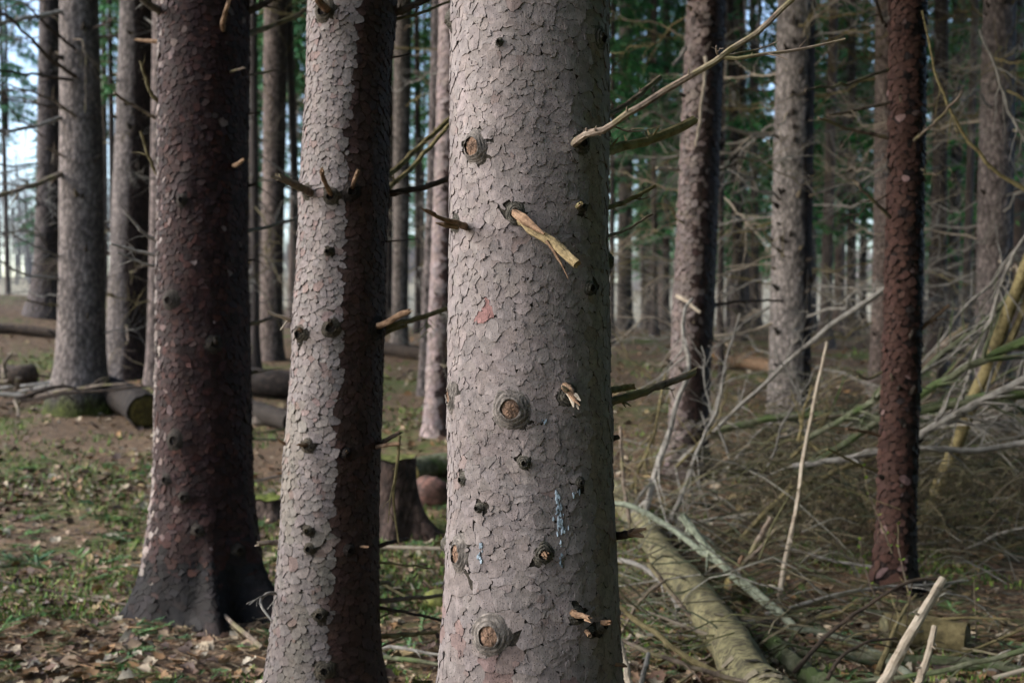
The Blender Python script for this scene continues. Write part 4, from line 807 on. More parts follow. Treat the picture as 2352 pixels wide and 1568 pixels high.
log('cut_log', [gp(258, 812, .12), gp(228, 815, .12), gp(150, 800, .12)], .12, 'darkw', 'small log with mossy yellow end behind the mossy-footed trunk', cutcol=(.11, .1, .015))
log('cut_log', [gp(72, 858, .1), gp(40, 862, .1), gp(-60, 850, .1)], .115, 'darkw', 'log with dark sawn end in the branch heap at far left', cutcol=(.02, .016, .012))
log('fallen_log', [gp(540, 868, .16), gp(620, 880, .16), gp(720, 885, .16)], .155, 'blackw', 'thick black log between the dark and the two-tone trunks', cutcol=(.03, .025, .02))
log('fallen_log', [gp(540, 935, .1), gp(600, 948, .1), gp(668, 968, .1)], .1, 'stubd', 'brown log with yellow moss in front of the black log', cutcol=(.03, .025, .02))
log('fallen_log', [gp(-60, 752, .06), gp(40, 757, .06), gp(140, 768, .06)], .07, 'darkw', 'thin dark log lying across the bank at left', ends=False)
log('fallen_log', [gp(880, 800, .08), gp(960, 812, .08), gp(1040, 818, .08)], .09, 'darkw', 'dark mossy log in the far gap left of the central trunk', ends=False)
log('fallen_log', [gp(1640, 830, .1), gp(1720, 832, .1), gp(1790, 845, .1)], .09, 'fresh', 'orange-brown bare log far back near the stub-dotted trunk', ends=False)
log('mossy_log', [gp(940, 1085, .1), gp(990, 1070, .1), gp(1060, 1060, .1)], .09, 'mossw', 'mossy log with green sprigs behind the reddish boulder')
log('cut_log', [gp(1672, 1352, .06), gp(1712, 1350, .06)], .06, 'yell', 'small round yellow cut piece beside the birch log', cutcol=(.3, .24, .1), k=4)

def stump(base, r, h, label, col, topcol, lobes, seed):
    o = thing('tree_stump', base, label, 'stump'); na, nz = 40, 14; a = np.arange(na) * 2 * math.pi / na; V = []; cols = []
    for i in range(nz):
        t = i / (nz - 1); z = -.12 + (h + .12) * t; f = math.exp(-max(z, 0) / (h * .28)); lob = sum(am * np.exp(-(((a - th + math.pi) % (2 * math.pi) - math.pi) / .4) ** 2) for th, am in lobes)
        rr = r * (1 + f * (.25 + lob)) * (1 + .05 * vn2(a * 3, a * 0 + t * 4, seed)); zz = z + (.02 * vn2(np.cos(a) * 2, np.sin(a) * 2, seed + 1) if i == nz - 1 else 0)
        V.append(np.stack([base[0] + rr * np.sin(a), base[1] - rr * np.cos(a), base[2] + zz + 0 * a], 1)); cols.append(np.concatenate([np.array(col) * rng.uniform(.5, 1.4, (na, 1)), np.zeros((na, 1))], 1))
    i, j = np.meshgrid(np.arange(nz - 1), np.arange(na), indexing='ij'); i, j = i.ravel(), j.ravel(); j2 = (j + 1) % na
    MB().add(np.concatenate(V), None, np.stack([i * na + j, i * na + j2, (i + 1) * na + j2, (i + 1) * na + j], 1), np.concatenate(cols)).build('bark', M['bark'], o, True)
    top = V[-1]; c = top.mean(0); W = [c + (top - c) * q + np.array([0, 0, .006 + .01 * rng.random()]) for q in (.97, .66, .33)]
    Vt = np.vstack(W + [c + np.array([0, 0, .01])]); j = np.arange(na); j2 = (j + 1) % na
    MB().add(Vt, np.stack([2 * na + j, 2 * na + j2, np.full(na, 3 * na)], 1), np.concatenate([np.stack([q * na + j, q * na + j2, (q + 1) * na + j2, (q + 1) * na + j], 1) for q in (0, 1)]), np.concatenate([np.array(topcol) * rng.uniform(.5, 1.5, (len(Vt), 1)), np.zeros((len(Vt), 1))], 1)).build('cut_top', M['generic'], o)
    return o
sb = gp(908, 1222); stump(sb, .125, float(at(908, 1052, sb[1])[2] - sb[2]), 'dark mossy-topped stump behind the two-tone trunk', (.06, .04, .033), (.1, .11, .03), [(1.2, 1.5), (0, .6), (-1.4, .6)], 71)
sb = gp(620, 1185); stump(sb, .1, .115, 'low mossy-topped stump between the dark and two-tone trunks', (.07, .05, .04), (.1, .12, .02), [(.5, .4), (-1, .5)], 72)
sb = gp(2055, 1405)
def boulder(name, px, py, sx, sz_, col, col2, label, cat, seed):
    b = gp(px, py); o = None; na, nz = 26, 14; V = []; cols = []
    for i in range(nz):
        ph = -math.pi / 2 + math.pi * i / (nz - 1)
        for q in range(na):
            a = q * 2 * math.pi / na; n_ = np.array([math.cos(ph) * math.cos(a), math.cos(ph) * math.sin(a), math.sin(ph)]); d = 1 + .2 * float(vn(n_ * 1.7 + seed, seed)) + .09 * float(vn(n_ * 5 + seed, seed + 1)) + .03 * float(vn(n_ * 11, seed + 2))
            V.append(b + n_ * d * np.array([sx, sx * .85, sz_]) + np.array([0, 0, sz_ * .65])); k = min(1, max(0, .5 + .9 * float(vn(n_ * 4.5, seed + 3)) + rng.uniform(-.25, .25))); cols.append(np.array([*(np.array(col) * (1 - k) + np.array(col2) * k), 0]))
    i, j = np.meshgrid(np.arange(nz - 1), np.arange(na), indexing='ij'); i, j = i.ravel(), j.ravel(); j2 = (j + 1) % na
    return tag(MB().add(np.array(V), None, np.stack([i * na + j, i * na + j2, (i + 1) * na + j2, (i + 1) * na + j], 1), np.array(cols)).build(name, M['generic'], None, True, off=b), label, cat)
boulder('boulder', 992, 1158, .135, .115, (.19, .1, .08), (.05, .034, .03), 'rounded reddish boulder between the stump and the central trunk', 'boulder', 5)
boulder('stone', 1006, 1392, .06, .05, (.2, .21, .05), (.13, .13, .05), 'small yellow-green mossy stone left of the central trunk', 'stone', 6)
boulder('stone', 600, 975, .09, .07, (.16, .12, .1), (.1, .09, .07), 'grey-brown stone lying by the brown log', 'stone', 8)

# ------------------------------------------------------------------ named sticks on the right
def stick(pts, r0, r1, m, label, name='fallen_branch', cat='branch', rnd=4, tl=.15, nubs=4, amp=.012, jag=0.0, seg=8, k=18, group=None):
    P = [np.asarray(p, float) if len(p) == 3 and not isinstance(p, tuple) else at(*p) for p in pts]
    mb = MB(); branch_mesh(mb, P, r0, r1, rnd, tl, seg, k, amp, jag, nubs)
    return tag(mb.build(name, M[m], None, off=P[0]), label, cat, group)
S = stick
S([(1900, 785, 4.75), (1868, 930, 4.7), (1830, 1150, 4.65), (1790, 1375, 4.6), (1783, 1410, 4.6)], .007, .014, 'pale', 'tall pale bare stick standing upright among the fallen branches', rnd=0, nubs=6, amp=.006)
S([(2165, 1330, 3.35), (2095, 1450, 3.2), (2035, 1560, 3.1), (1985, 1650, 3.0)], .014, .018, 'pale', 'thick pale stripped pole leaning in the lower right corner', 'pole', 'pole', rnd=0, nubs=5, amp=.004, seg=10)
S([(2147, 1438, 3.15), (2132, 1500, 3.1), (2108, 1580, 3.05), (2090, 1640, 3.0)], .009, .015, 'pale', 'shorter knobbly pale pole beside the stripped pole', 'pole', 'pole', rnd=0, nubs=9, amp=.012)
S([(1772, 1187, 4.7), (1730, 1260, 4.75), (1690, 1330, 4.8), (1655, 1390, 4.85)], .013, .013, 'dead', 'brown leaning stick behind the birch log', rnd=0, nubs=3, jag=.02)
S([(1782, 1215, 4.6), (1745, 1260, 4.6), (1700, 1300, 4.7)], .007, .009, 'dead', 'thin brown stick crossing the leaning one', rnd=0)
S([(1706, 1275, 4.6), (1690, 1310, 4.6), (1665, 1390, 4.6)], .009, .011, 'fresh', 'short orange-tan stick propped behind the birch log', rnd=0)
S([(1405, 1155, 5.2), (1460, 1165, 5.1), (1530, 1205, 5.0), (1620, 1270, 4.8), (1720, 1345, 4.5), (1830, 1440, 4.2)], .014, .016, 'lichen', 'arched branch covered in pale green lichen', rnd=3, amp=.006)
S([(1565, 1183, 4.75), (1600, 1225, 4.7), (1650, 1290, 4.6), (1740, 1370, 4.45), (1860, 1470, 4.2)], .02, .015, 'lichen', 'cut grey-green branch with a pale sawn tip', rnd=2, amp=.006)
S([(1410, 1385, 3.7), (1480, 1435, 3.6), (1580, 1510, 3.45), (1720, 1585, 3.3)], .009, .012, 'yell', 'yellowish stick in front of the birch log', rnd=3)
S([(1415, 1462, 3.5), (1500, 1500, 3.4), (1620, 1540, 3.35), (1760, 1575, 3.3)], .007, .009, 'dead', 'brown stick lying lowest beside the central trunk', rnd=3)
S([(1420, 1285, 4.5), (1475, 1300, 4.4), (1530, 1350, 4.3), (1560, 1400, 4.2)], .011, .009, 'grey', 'bent grey branch lying across the birch log', rnd=3)
S([(1490, 1295, 4.2), (1550, 1370, 4.1), (1620, 1450, 4.0), (1700, 1540, 3.9)], .011, .007, 'dead', 'brown stick lying along the birch log', rnd=2)
S([(1425, 1455, 3.9), (1470, 1380, 4.0), (1530, 1330, 4.1)], .007, .005, 'dead', 'thin stick rising towards the birch log from the central trunk', rnd=2)
S([(1410, 1430, 3.3), (1430, 1500, 3.2), (1445, 1570, 3.1), (1450, 1640, 3.05)], .010, .012, 'pale', 'pale split stick standing at the foot of the central trunk', rnd=0)
S([(1490, 1500, 3.3), (1475, 1560, 3.2), (1465, 1620, 3.15)], .008, .009, 'grey', 'short grey stick at the bottom edge by the central trunk', rnd=0)
S([(1590, 685, 6.2), (1570, 720, 6.15), (1572, 790, 6.1), (1582, 850, 6.05), (1545, 960, 6.0), (1515, 1060, 5.95), (1478, 1190, 5.9)], .008, .02, 'grey', 'bleached crooked dead sapling left of the flaky trunk', 'dead_sapling', 'sapling', rnd=16, tl=.4, amp=.01)
S([(1700, 720, 6.0), (1668, 830, 6.0), (1640, 950, 5.95), (1600, 1050, 5.9), (1560, 1150, 5.85), (1540, 1190, 5.85)], .006, .015, 'grey', 'thin grey dead sapling crossing the flaky trunk', 'dead_sapling', 'sapling', rnd=18, tl=.45)
S([(1530, 850, 6.4), (1500, 1000, 6.3), (1450, 1120, 6.2)], .006, .012, 'yell', 'thin dead sapling next to the central trunk', 'dead_sapling', 'sapling', rnd=20, tl=.4)
S([(1425, 980, 5.6), (1430, 1080, 5.5), (1445, 1200, 5.4)], .008, .012, 'dead', 'straight brown stem just right of the central trunk', 'dead_sapling', 'sapling', rnd=6, tl=.25)
S([(1620, 995, 6.6), (1780, 960, 6.4), (1900, 955, 6.3), (2010, 962, 6.2), (2120, 945, 6.0), (2380, 890, 5.7)], .022, .03, 'mossw', 'long grey fallen bough running level behind the red-brown trunk', rnd=14, tl=.5)
S([(1560, 1060, 6.6), (1640, 985, 6.5), (1770, 870, 6.3), (1880, 770, 6.1), (2020, 675, 5.9), (2060, 640, 5.85)], .012, .016, 'grey', 'slender grey bough slanting up across the stub-dotted trunk', rnd=10, tl=.35)
S([(1830, 1090, 5.8), (1950, 1010, 5.7), (2100, 920, 5.55), (2250, 830, 5.4), (2380, 770, 5.3)], .018, .024, 'mossw', 'green-tinged bough rising to the right edge, upper one', rnd=14, tl=.45)
S([(2090, 880, 6.2), (2180, 800, 6.1), (2270, 730, 6.0), (2380, 610, 5.9)], .014, .016, 'mossw', 'mossy bough rising steeply at the right edge', rnd=12, tl=.4)
S([(2080, 1020, 5.4), (2180, 960, 5.35), (2290, 905, 5.3), (2390, 850, 5.2)], .02, .024, 'grey', 'pale grey bough right of the red-brown trunk', rnd=14, tl=.4)
S([(2060, 955, 5.6), (2180, 930, 5.5), (2290, 915, 5.4), (2400, 895, 5.3)], .022, .024, 'mossw', 'thick mossy bough low at the right edge', rnd=10, tl=.4)
S([(1850, 1010, 5.6), (1990, 930, 5.5), (2040, 880, 5.4)], .016, .018, 'mossw', 'greenish bough left of the red-brown trunk', rnd=8, tl=.35)
S([(1820, 1070, 5.2), (1930, 1055, 5.15), (2060, 1030, 5.1), (2200, 1035, 5.1), (2380, 1010, 5.0)], .014, .017, 'grey', 'grey branch lying across behind the red-brown trunk foot', rnd=10, tl=.35)
S([(2260, 760, 5.6), (2220, 880, 5.6), (2200, 960, 5.6)], .007, .012, 'grey', 'forked grey limb hanging at the right', rnd=12, tl=.4)
S([(2395, 480, 5.8), (2320, 600, 5.8), (2280, 720, 5.8), (2240, 830, 5.8)], .007, .015, 'grey', 'bare grey limb hanging over the far right trunk', rnd=14, tl=.4)
S([(2250, 70, 5.5), (2290, 170, 5.5), (2330, 280, 5.5), (2400, 380, 5.5)], .006, .012, 'grey', 'pale curved twig hanging at the upper right corner', rnd=10, tl=.3)
S([(2118, 25, 4.5), (2150, 170, 4.5), (2190, 270, 4.5), (2260, 370, 4.5), (2400, 470, 4.5)], .004, .01, 'yell', 'long thin dark olive branch slanting down at the upper right', rnd=8, tl=.2)
S([(2100, 860, 7.5), (2160, 800, 7.5), (2220, 750, 7.5)], .035, .03, 'dead', 'brown leaning pole right of the red-brown trunk', 'fallen_pole', 'pole', rnd=0)
WORDS = dict(grey='grey', mossw='mossy', lichen='pale green lichened', yell='yellowish', dead='brown', pale='pale stripped')
NTH = ['', 'second ', 'third ', 'fourth ', 'fifth ', 'sixth ', 'seventh ', 'eighth ', 'ninth ', 'tenth ']
for k in range(18):                                           # the fallen crown: boughs fanning up to the right
    x0, y0 = rng.uniform(1830, 2150), rng.uniform(960, 1120); x1, y1 = rng.uniform(2300, 2480), rng.uniform(560, 1060); Y0 = rng.uniform(5.2, 7.2); Y1 = Y0 - rng.uniform(-.3, .8); bx, by = (x0 + x1) / 2, (y0 + y1) / 2 + rng.uniform(-10, 45)
    S([(x0, y0, Y0), (bx, by, (Y0 + Y1) / 2), (x1, y1, Y1)], rng.uniform(.003, .006), rng.uniform(.006, .012), (bm := random.choice(['grey', 'mossw', 'mossw', 'grey', 'dead'])), 'bare %s bough fanning to the right edge, ending %s' % (WORDS[bm].replace('pale green ', ''), 'high on the leaning trunk' if y1 < 730 else 'at mid height of the leaning trunk' if y1 < 900 else 'low beside the leaning trunk foot'), 'fallen_bough', rnd=14, tl=.4, k=14, amp=.02, group='boughs of the fallen crown')
for k in range(16):
    x0 = rng.uniform(1430, 1900); y0 = rng.uniform(1000, 1180); Y0 = rng.uniform(5.4, 7.5); x1 = x0 + rng.normal() * 150; y1 = y0 - rng.uniform(60, 330)
    S([(x0, y0, Y0), ((x0 + x1) / 2 + rng.normal() * 20, (y0 + y1) / 2, Y0), (x1, y1, Y0)], rng.uniform(.006, .011), .003, (bm := random.choice(['grey', 'dead', 'yell'])), 'thin dead %s stem sticking up %s' % (WORDS[bm], 'between the central and the flaky trunk' if x0 < 1540 else 'in front of the flaky trunk' if x0 < 1640 else 'between the flaky and the stub-dotted trunk' if x0 < 1770 else 'by the stub-dotted trunk foot'), 'dead_sapling', rnd=12, tl=.3, k=12, amp=.03, group='dead stems around the flaky trunk')
yl, YQ = log('leaning_trunk', [at(2400, 520, 5.7), at(2340, 650, 5.75), at(2285, 800, 5.85), at(2225, 950, 5.95), at(2150, 1130, 6.1), gp(2120, 1215, -.03)], .033, 'yell', 'split yellow-green trunk leaning at the right edge', 'fallen trunk', ends=False, r1=.04)
mb = MB(); tube(mb, wob([YQ[2] + .03, YQ[6] + np.array([.07, -.04, .02]), YQ[10] + np.array([.03, -.04, 0])], 12, .02), [.012, .022, .006], 8, rough=.35); mb.build('split_slab', M['yell'], yl)
S([gp(1830, 1500, .03), gp(1950, 1508, .03), gp(2150, 1518, .03), gp(2380, 1545, .03)], .022, .024, 'mossw', 'long mossy branch lying across the lower right', rnd=6, tl=.2)
S([gp(1770, 1470, .04), gp(1830, 1530, .04), gp(1900, 1575, .04), gp(2000, 1610, .04)], .038, .042, 'mossw', 'thick dark mossy branch at the bottom right of the birch log', rnd=3, tl=.15)
S([at(2400, 1480, 3.3), at(2250, 1520, 3.35), at(2120, 1545, 3.4), at(1950, 1568, 3.5)], .010, .008, 'mossw', 'thin grey-green branch entering from the lower right edge', rnd=5, tl=.15)
S([at(2165, 1328, 3.6), at(2090, 1335, 3.6), at(2000, 1385, 3.6), at(1900, 1460, 3.6), at(1820, 1545, 3.6)], .005, .009, 'darkw', 'dark arching twig over the yellow-brown cut log', rnd=4, tl=.15, amp=.006)
S([at(2060, 1465, 3.55), at(1990, 1475, 3.5), at(1930, 1510, 3.45), at(1900, 1560, 3.4)], .004, .007, 'darkw', 'dark bent twig lying in front of the yellow-brown cut log', rnd=2, tl=.1)
S([at(1790, 1250, 5.2), at(1920, 1290, 5.1), at(2060, 1310, 5.0), at(2200, 1370, 4.9)], .007, .009, 'grey', 'long grey twig passing behind the red-brown trunk foot', rnd=6, tl=.2)
S([at(1700, 1240, 5.4), at(1800, 1140, 5.5), at(1900, 1090, 5.6), at(2010, 1050, 5.7)], .016, .014, 'yell', 'yellow-brown stick rising behind the tall pale stick', rnd=3, tl=.2)
S([at(1560, 1280, 5.6), at(1700, 1205, 5.8), at(1830, 1110, 6.0)], .015, .013, 'dead', 'brown bough behind the cut lichen branch', rnd=4, tl=.2)
S([at(1840, 1000, 5.9), at(1930, 1080, 5.7), at(2000, 1160, 5.5)], .010, .009, 'yell', 'yellow stick slanting down to the red-brown trunk', rnd=3, tl=.2)
S([gp(1800, 1440, .02), gp(1950, 1470, .02), gp(2100, 1560, .02)], .012, .016, 'lichen', 'grey-green branch on the ground beside the cut log', rnd=4, tl=.15)
S([gp(1500, 1420, .02), gp(1440, 1470, .02), gp(1420, 1500, .02)], .009, .009, 'pale', 'short pale stick on the leaves by the central trunk', rnd=0)
# left foreground
S([gp(420, 1378, .015), gp(330, 1392, .015), gp(200, 1375, .015), gp(150, 1370, .015)], .006, .004, 'dead', 'thin brown stick lying left of the dark trunk roots', rnd=2, tl=.1)
S([gp(-20, 1330, .015), gp(80, 1350, .015), gp(140, 1360, .015)], .006, .005, 'darkw', 'dark twig on the leaves at the left edge', rnd=1, tl=.1)
S([gp(0, 1300, .01), gp(100, 1290, .01), gp(160, 1295, .01)], .008, .006, 'mossw', 'greenish stick at the left edge', rnd=1, tl=.1)
for k in range(14):                                           # heap of sticks at far left
    px, py = rng.uniform(-20, 130), rng.uniform(840, 930); a = gp(px, py, rng.uniform(.05, .35)); b = a + np.array([rng.normal() * .9, rng.normal() * .4, rng.uniform(-.15, .3)])
    hm = random.choice(['dead', 'darkw', 'grey', 'dead']); S([a, (a + b) / 2 + rng.normal(size=3) * .05, b], rng.uniform(.012, .03), .008, hm, '%s stick %s in the branch heap left of the mossy-footed trunk' % (dict(dead='brown', darkw='dark wet', grey='grey')[hm], 'high' if py < 885 else 'low'), 'heap_stick', rnd=3, tl=.3, k=10, group='sticks heaped at the left')
for k in range(44):                                           # loose sticks on the ground
    sm = random.choice(['dead', 'grey', 'yell', 'pale', 'mossw']); wd = WORDS[sm]
    if k < 34: px, py, gr = rng.uniform(1430, 2352), rng.uniform(1000, 1560), 'sticks strewn on the right'; lb = 'loose %s stick on the ground %s, %s' % (wd, 'by the birch log' if px < 1720 else 'around the tall pale stick' if px < 1960 else 'around the red-brown trunk' if px < 2150 else 'at the right edge', 'far back' if py < 1180 else 'at middle distance' if py < 1370 else 'near the front')
    else: px, py, gr = rng.uniform(590, 1030), rng.uniform(960, 1540), 'sticks between the front trunks'; lb = 'loose %s stick on the leaves between the front trunks, %s' % (wd, 'far back' if py < 1180 else 'near the front')
    a = gp(px, py, .02); L = rng.uniform(.4, 1.3); an = rng.normal() * .6; d = np.array([math.cos(an), math.sin(an), 0]) * L * random.choice([-1, 1]); b = a + d; b[2] = float(ground(b[0], b[1])) + rng.uniform(.02, .3 if k < 34 else .05)
    S([a, (a + b) / 2 + np.array([0, 0, rng.uniform(0, .06)]), b], rng.uniform(.006, .014), .004, sm, lb, rnd=5, tl=.2, k=10, group=gr)

# fine brush: uncountable dead twigs on the right
mb = MB()
def tangle(n_, rect, hmax, L0, L1, r, droop):
    for k in range(n_):
        px, py = rng.uniform(rect[0], rect[2]), rng.uniform(rect[1], rect[3]); a = gp(px, py, 0); a[2] += rng.uniform(0, hmax) ** 1.0
        L = rng.uniform(L0, L1); an = rng.uniform(-.9, .9) + (math.pi if rng.random() < .5 else 0); d = np.array([math.cos(an), math.sin(an) * .6, rng.uniform(-.3, .6)]); e = a + d * L; e[2] = max(e[2] - droop * L, float(ground(e[0], e[1])) + .01); m_ = (a + e) / 2 + rng.normal(size=3) * L * .1 + np.array([0, 0, L * .12])
        c = np.array(random.choice([(.15, .13, .085), (.1, .085, .055), (.2, .19, .16), (.12, .115, .055), (.06, .05, .035), (.08, .09, .055)])) * rng.uniform(.6, 1.3)
        tube(mb, wob([a, m_, e], 6, .05), [r * rng.uniform(.6, 1.4), r * .4], 3, (*c, 0), caps=False)
tangle(620, (1640, 930, 2400, 1330), .55, .25, .9, .0045, .25)
tangle(170, (1440, 1180, 1820, 1560), .24, .2, .7, .0042, .1)
tangle(260, (1420, 960, 1800, 1240), .4, .2, .6, .0035, .1)
tangle(260, (1430, 1250, 2380, 1560), .1, .1, .5, .0035, .2)
stuff(mb.build('dead_twigs', M['generic']), 'tangle of fine dead twigs covering the ground on the right', 'twigs')
mb = MB()
ND = 3600; cx = np.array([1880, 1960, 1760, 2160, 2240, 2330, 2120, 1840])[rng.integers(0, 8, ND)]; A = fast_ground(np.clip(rng.normal(cx, 45), 1650, 2390), rng.uniform(1040, 1320, ND)); ND = len(A); A[:, 2] += rng.uniform(.08, .5, ND)
L = rng.uniform(.08, .3, (ND, 1)); d = rng.normal(size=(ND, 3)) * .45; d[:, 2] = -np.abs(d[:, 2]) - .35; E = A + d * L; Mi = (A + E) / 2 + np.concatenate([rng.normal(size=(ND, 1)) * .02, 0 * L, L * .22], 1); cc = np.array([.095, .085, .048]) * rng.uniform(.3, 1.5, (ND, 1)) * np.concatenate([np.ones((ND, 1)), rng.uniform(.85, 1.1, (ND, 1)), np.ones((ND, 1))], 1)
prisms(mb, A, Mi, np.full(ND, .0024), np.full(ND, .0022), cc); prisms(mb, Mi, E, np.full(ND, .0022), np.full(ND, .0008), cc)
stuff(mb.build('dead_sprays', M['generic']), 'drooping mass of dead olive-brown spruce sprays behind the red-brown trunk', 'brush')

# ------------------------------------------------------------------ leaves, needles, moss, sprigs on the floor
LCOL = [(.24, .17, .11), (.17, .105, .065), (.31, .25, .175), (.11, .065, .045), (.37, .32, .24), (.21, .12, .055), (.075, .05, .04), (.27, .2, .1)]
def leaf_geo(s):
    n = 9; t = np.linspace(0, 1, n); wd = np.sin(np.pi * t ** .8) * .36 * (1 + .25 * np.sin(t * 19 + s)) + .01; cur = rng.uniform(-.5, .9); fold = rng.uniform(.1, .7); tw = rng.uniform(-.4, .4)
    ax = np.stack([t - .5, tw * .3 * t * t, cur * (t - .5) ** 2 + .05], 1); V = np.vstack([ax + np.stack([0 * t, -wd, fold * wd], 1), ax, ax + np.stack([0 * t, wd, fold * wd * rng.uniform(.3, 1)], 1)])
    j = np.arange(n - 1); Q = np.concatenate([np.stack([j, n + j, n + j + 1, j + 1], 1), np.stack([n + j, 2 * n + j, 2 * n + j + 1, n + j + 1], 1)])
    return V, Q
LG = [leaf_geo(k) for k in range(10)]
leafM = []
for k in range(16):
    V, Q = LG[k % 10]; V2 = V - np.array([0, 0, .02]); nV = len(V)
    leafM.append(MB().add(V, None, Q, (*LCOL[k % 8], 0)).mesh('leaf', M['leaf'], True))
def rotm(az, ti, ro):
    ca, sa, ct, s_, cr, sr = math.cos(az), math.sin(az), math.cos(ti), math.sin(ti), math.cos(ro), math.sin(ro)
    return np.array([[ca, -sa, 0], [sa, ca, 0], [0, 0, 1]]) @ np.array([[ct, 0, s_], [0, 1, 0], [-s_, 0, ct]]) @ np.array([[1, 0, 0], [0, cr, -sr], [0, sr, cr]])
pxs = rng.uniform(-80, 2430, 900); pys = 1180 + 400 * rng.random(900) ** .7
keep = ~((pxs > 1010) & (pxs < 1420)); P = fast_ground(pxs[keep], pys[keep]); P = P[np.argsort(P[:, 1])][:300]
for p in P:
    s = rng.uniform(.035, .085); link('leaf', leafM[int(rng.integers(16))], floor_o, Vector((p[0], p[1], p[2] + rng.uniform(.004, .02))), (rng.normal() * .35, rng.normal() * .35, rng.uniform(0, 6.28)), (s, s * rng.uniform(.7, 1.2), s))
mb = MB(); NL = 23000; pxs = rng.uniform(-120, 2480, NL); pys = np.where(np.arange(NL) < 12500, 790 + 800 * rng.random(NL) ** .62, rng.uniform(770, 1180, NL)); P = fast_ground(pxs, pys)
dens = vn2(P[:, 0] * 1.1, P[:, 1] * 1.1, 5)
P = P[(rng.random(len(P)) < .5 + .7 * dens) & (P[:, 1] < 22)]
for p in P:
    V, Q = LG[int(rng.integers(10))]; s = (.02 + .06 * rng.random() ** 2) * (1 + .06 * max(0, p[1] - 5)); W = (V * s) @ rotm(rng.uniform(0, 6.28), rng.normal() * .4, rng.normal() * .4).T + p + np.array([0, 0, rng.uniform(.0, .014)])
    mb.add(W, None, Q, (*(np.array(LCOL[int(rng.integers(8))]) * rng.uniform(.6, 1.3)), 0))
stuff(mb.build('leaf_litter', M['leaf'], floor_o, True))
mb = MB(); NN = 9000; P = fast_ground(rng.uniform(-100, 2450, NN), 900 + 690 * rng.random(NN) ** .7)
az = rng.uniform(0, 6.28, len(P)); L = rng.uniform(.02, .14, len(P)) ; d = np.stack([np.cos(az), np.sin(az), rng.normal(size=len(P)) * .12], 1) * L[:, None]; u = np.stack([-np.sin(az), np.cos(az), 0 * az], 1) * .0014; up = np.array([0, 0, .0024]); B = P + np.array([0, 0, .012])
V = np.stack([B - u, B + u, B + up, B + d - u, B + d + u, B + d + up], 1).reshape(-1, 3); o6 = np.arange(len(P))[:, None] * 6
Q = np.concatenate([o6 + np.array([[0, 1, 4, 3]]), o6 + np.array([[1, 2, 5, 4]]), o6 + np.array([[2, 0, 3, 5]])])
cc = np.array([(.24, .14, .075), (.12, .08, .05), (.3, .22, .14), (.2, .16, .1)])[rng.integers(0, 4, len(P))] * rng.uniform(.6, 1.2, (len(P), 1))
stuff(mb.add(V, None, Q, np.repeat(cc, 6, 0)).build('needle_litter', M['generic'], floor_o))

def sprig_mesh(k):
    mb = MB(); shoots = [(np.array([0, 0, .012]), np.array([1, 0, .02]), 1.0)]
    for q in range(int(rng.integers(4, 8))):
        t = rng.uniform(.15, .75); s = random.choice([-1, 1]); shoots.append((np.array([t, 0, .012]), np.array([.7, s * .7, rng.uniform(-.02, .12)]), rng.uniform(.25, .5)))
    for b, d, L in shoots:
        d = d / np.linalg.norm(d); P_ = wob([b, b + d * L * .5, b + d * L + np.array([0, 0, -.01])], 6, .03); tube(mb, P_, [.013, .006], 4, (.13, .075, .035, 0), caps=False); u, v = frame(d); nn = int(95 * L)
        t = np.linspace(.05, 1, nn); B = np.stack([np.interp(t, np.linspace(0, 1, 6), P_[:, q]) for q in range(3)], 1); a = rng.uniform(-.5, math.pi + .5, nn); rad = np.outer(np.cos(a), u) + np.outer(np.abs(np.sin(a)) * .6, [0, 0, 1]); e = B + (rad * .85 + d * .6) * rng.uniform(.06, .1, (nn, 1)); w = np.cross(rad, d); w = w / (np.linalg.norm(w, axis=1)[:, None] + 1e-6) * .0075
        V = np.stack([B - w, B + w, e], 1).reshape(-1, 3); c = np.array([.09, .23, .085]) * rng.uniform(.6, 1.4, (nn, 1)) * np.array([1 + .4 * rng.random(), 1, 1 + .3 * rng.random()]); mb.add(V, np.arange(nn * 3).reshape(-1, 3), None, np.repeat(c, 3, 0))
    return mb.mesh('spruce_sprig', M['needle'])
SM = [sprig_mesh(k) for k in range(6)]
pxs = np.concatenate([rng.uniform(-30, 620, 150), rng.uniform(560, 1020, 50), rng.uniform(1430, 2352, 60)]); pys = np.concatenate([1060 + 500 * rng.random(150), rng.uniform(1080, 1560, 50), rng.uniform(1330, 1560, 60)])
lab = ['green spruce sprig lying among the leaves at lower left'] * 150 + ['green spruce sprig lying on the floor between the front trunks'] * 50 + ['green spruce sprig lying under the sticks at lower right'] * 60
for px, py, lb in zip(pxs, pys, lab):
    p = gp(px, py); s = rng.uniform(.13, .27); o = link('spruce_sprig', SM[int(rng.integers(6))], None, Vector(p) + Vector((0, 0, .012)), (rng.normal() * .1, rng.normal() * .1, rng.uniform(0, 6.28)), s); tag(o, lb, 'sprig', lb.split(' lying ')[1] + ' sprigs')
# needle sprig hanging from the branch between the second and the central trunk
for q, (a, b) in enumerate((((985, 722, 3.27), (980, 775, 3.24)), ((990, 722, 3.27), (965, 765, 3.22)), ((978, 726, 3.27), (986, 752, 3.25)))):
    A, B = at(*a), at(*b); d = Vector(B - A); o = link('needle_sprig', SM[q], sp, Vector(A - parent_world(sp)), d.to_track_quat('X', 'Z').to_euler(), d.length * 1.05)
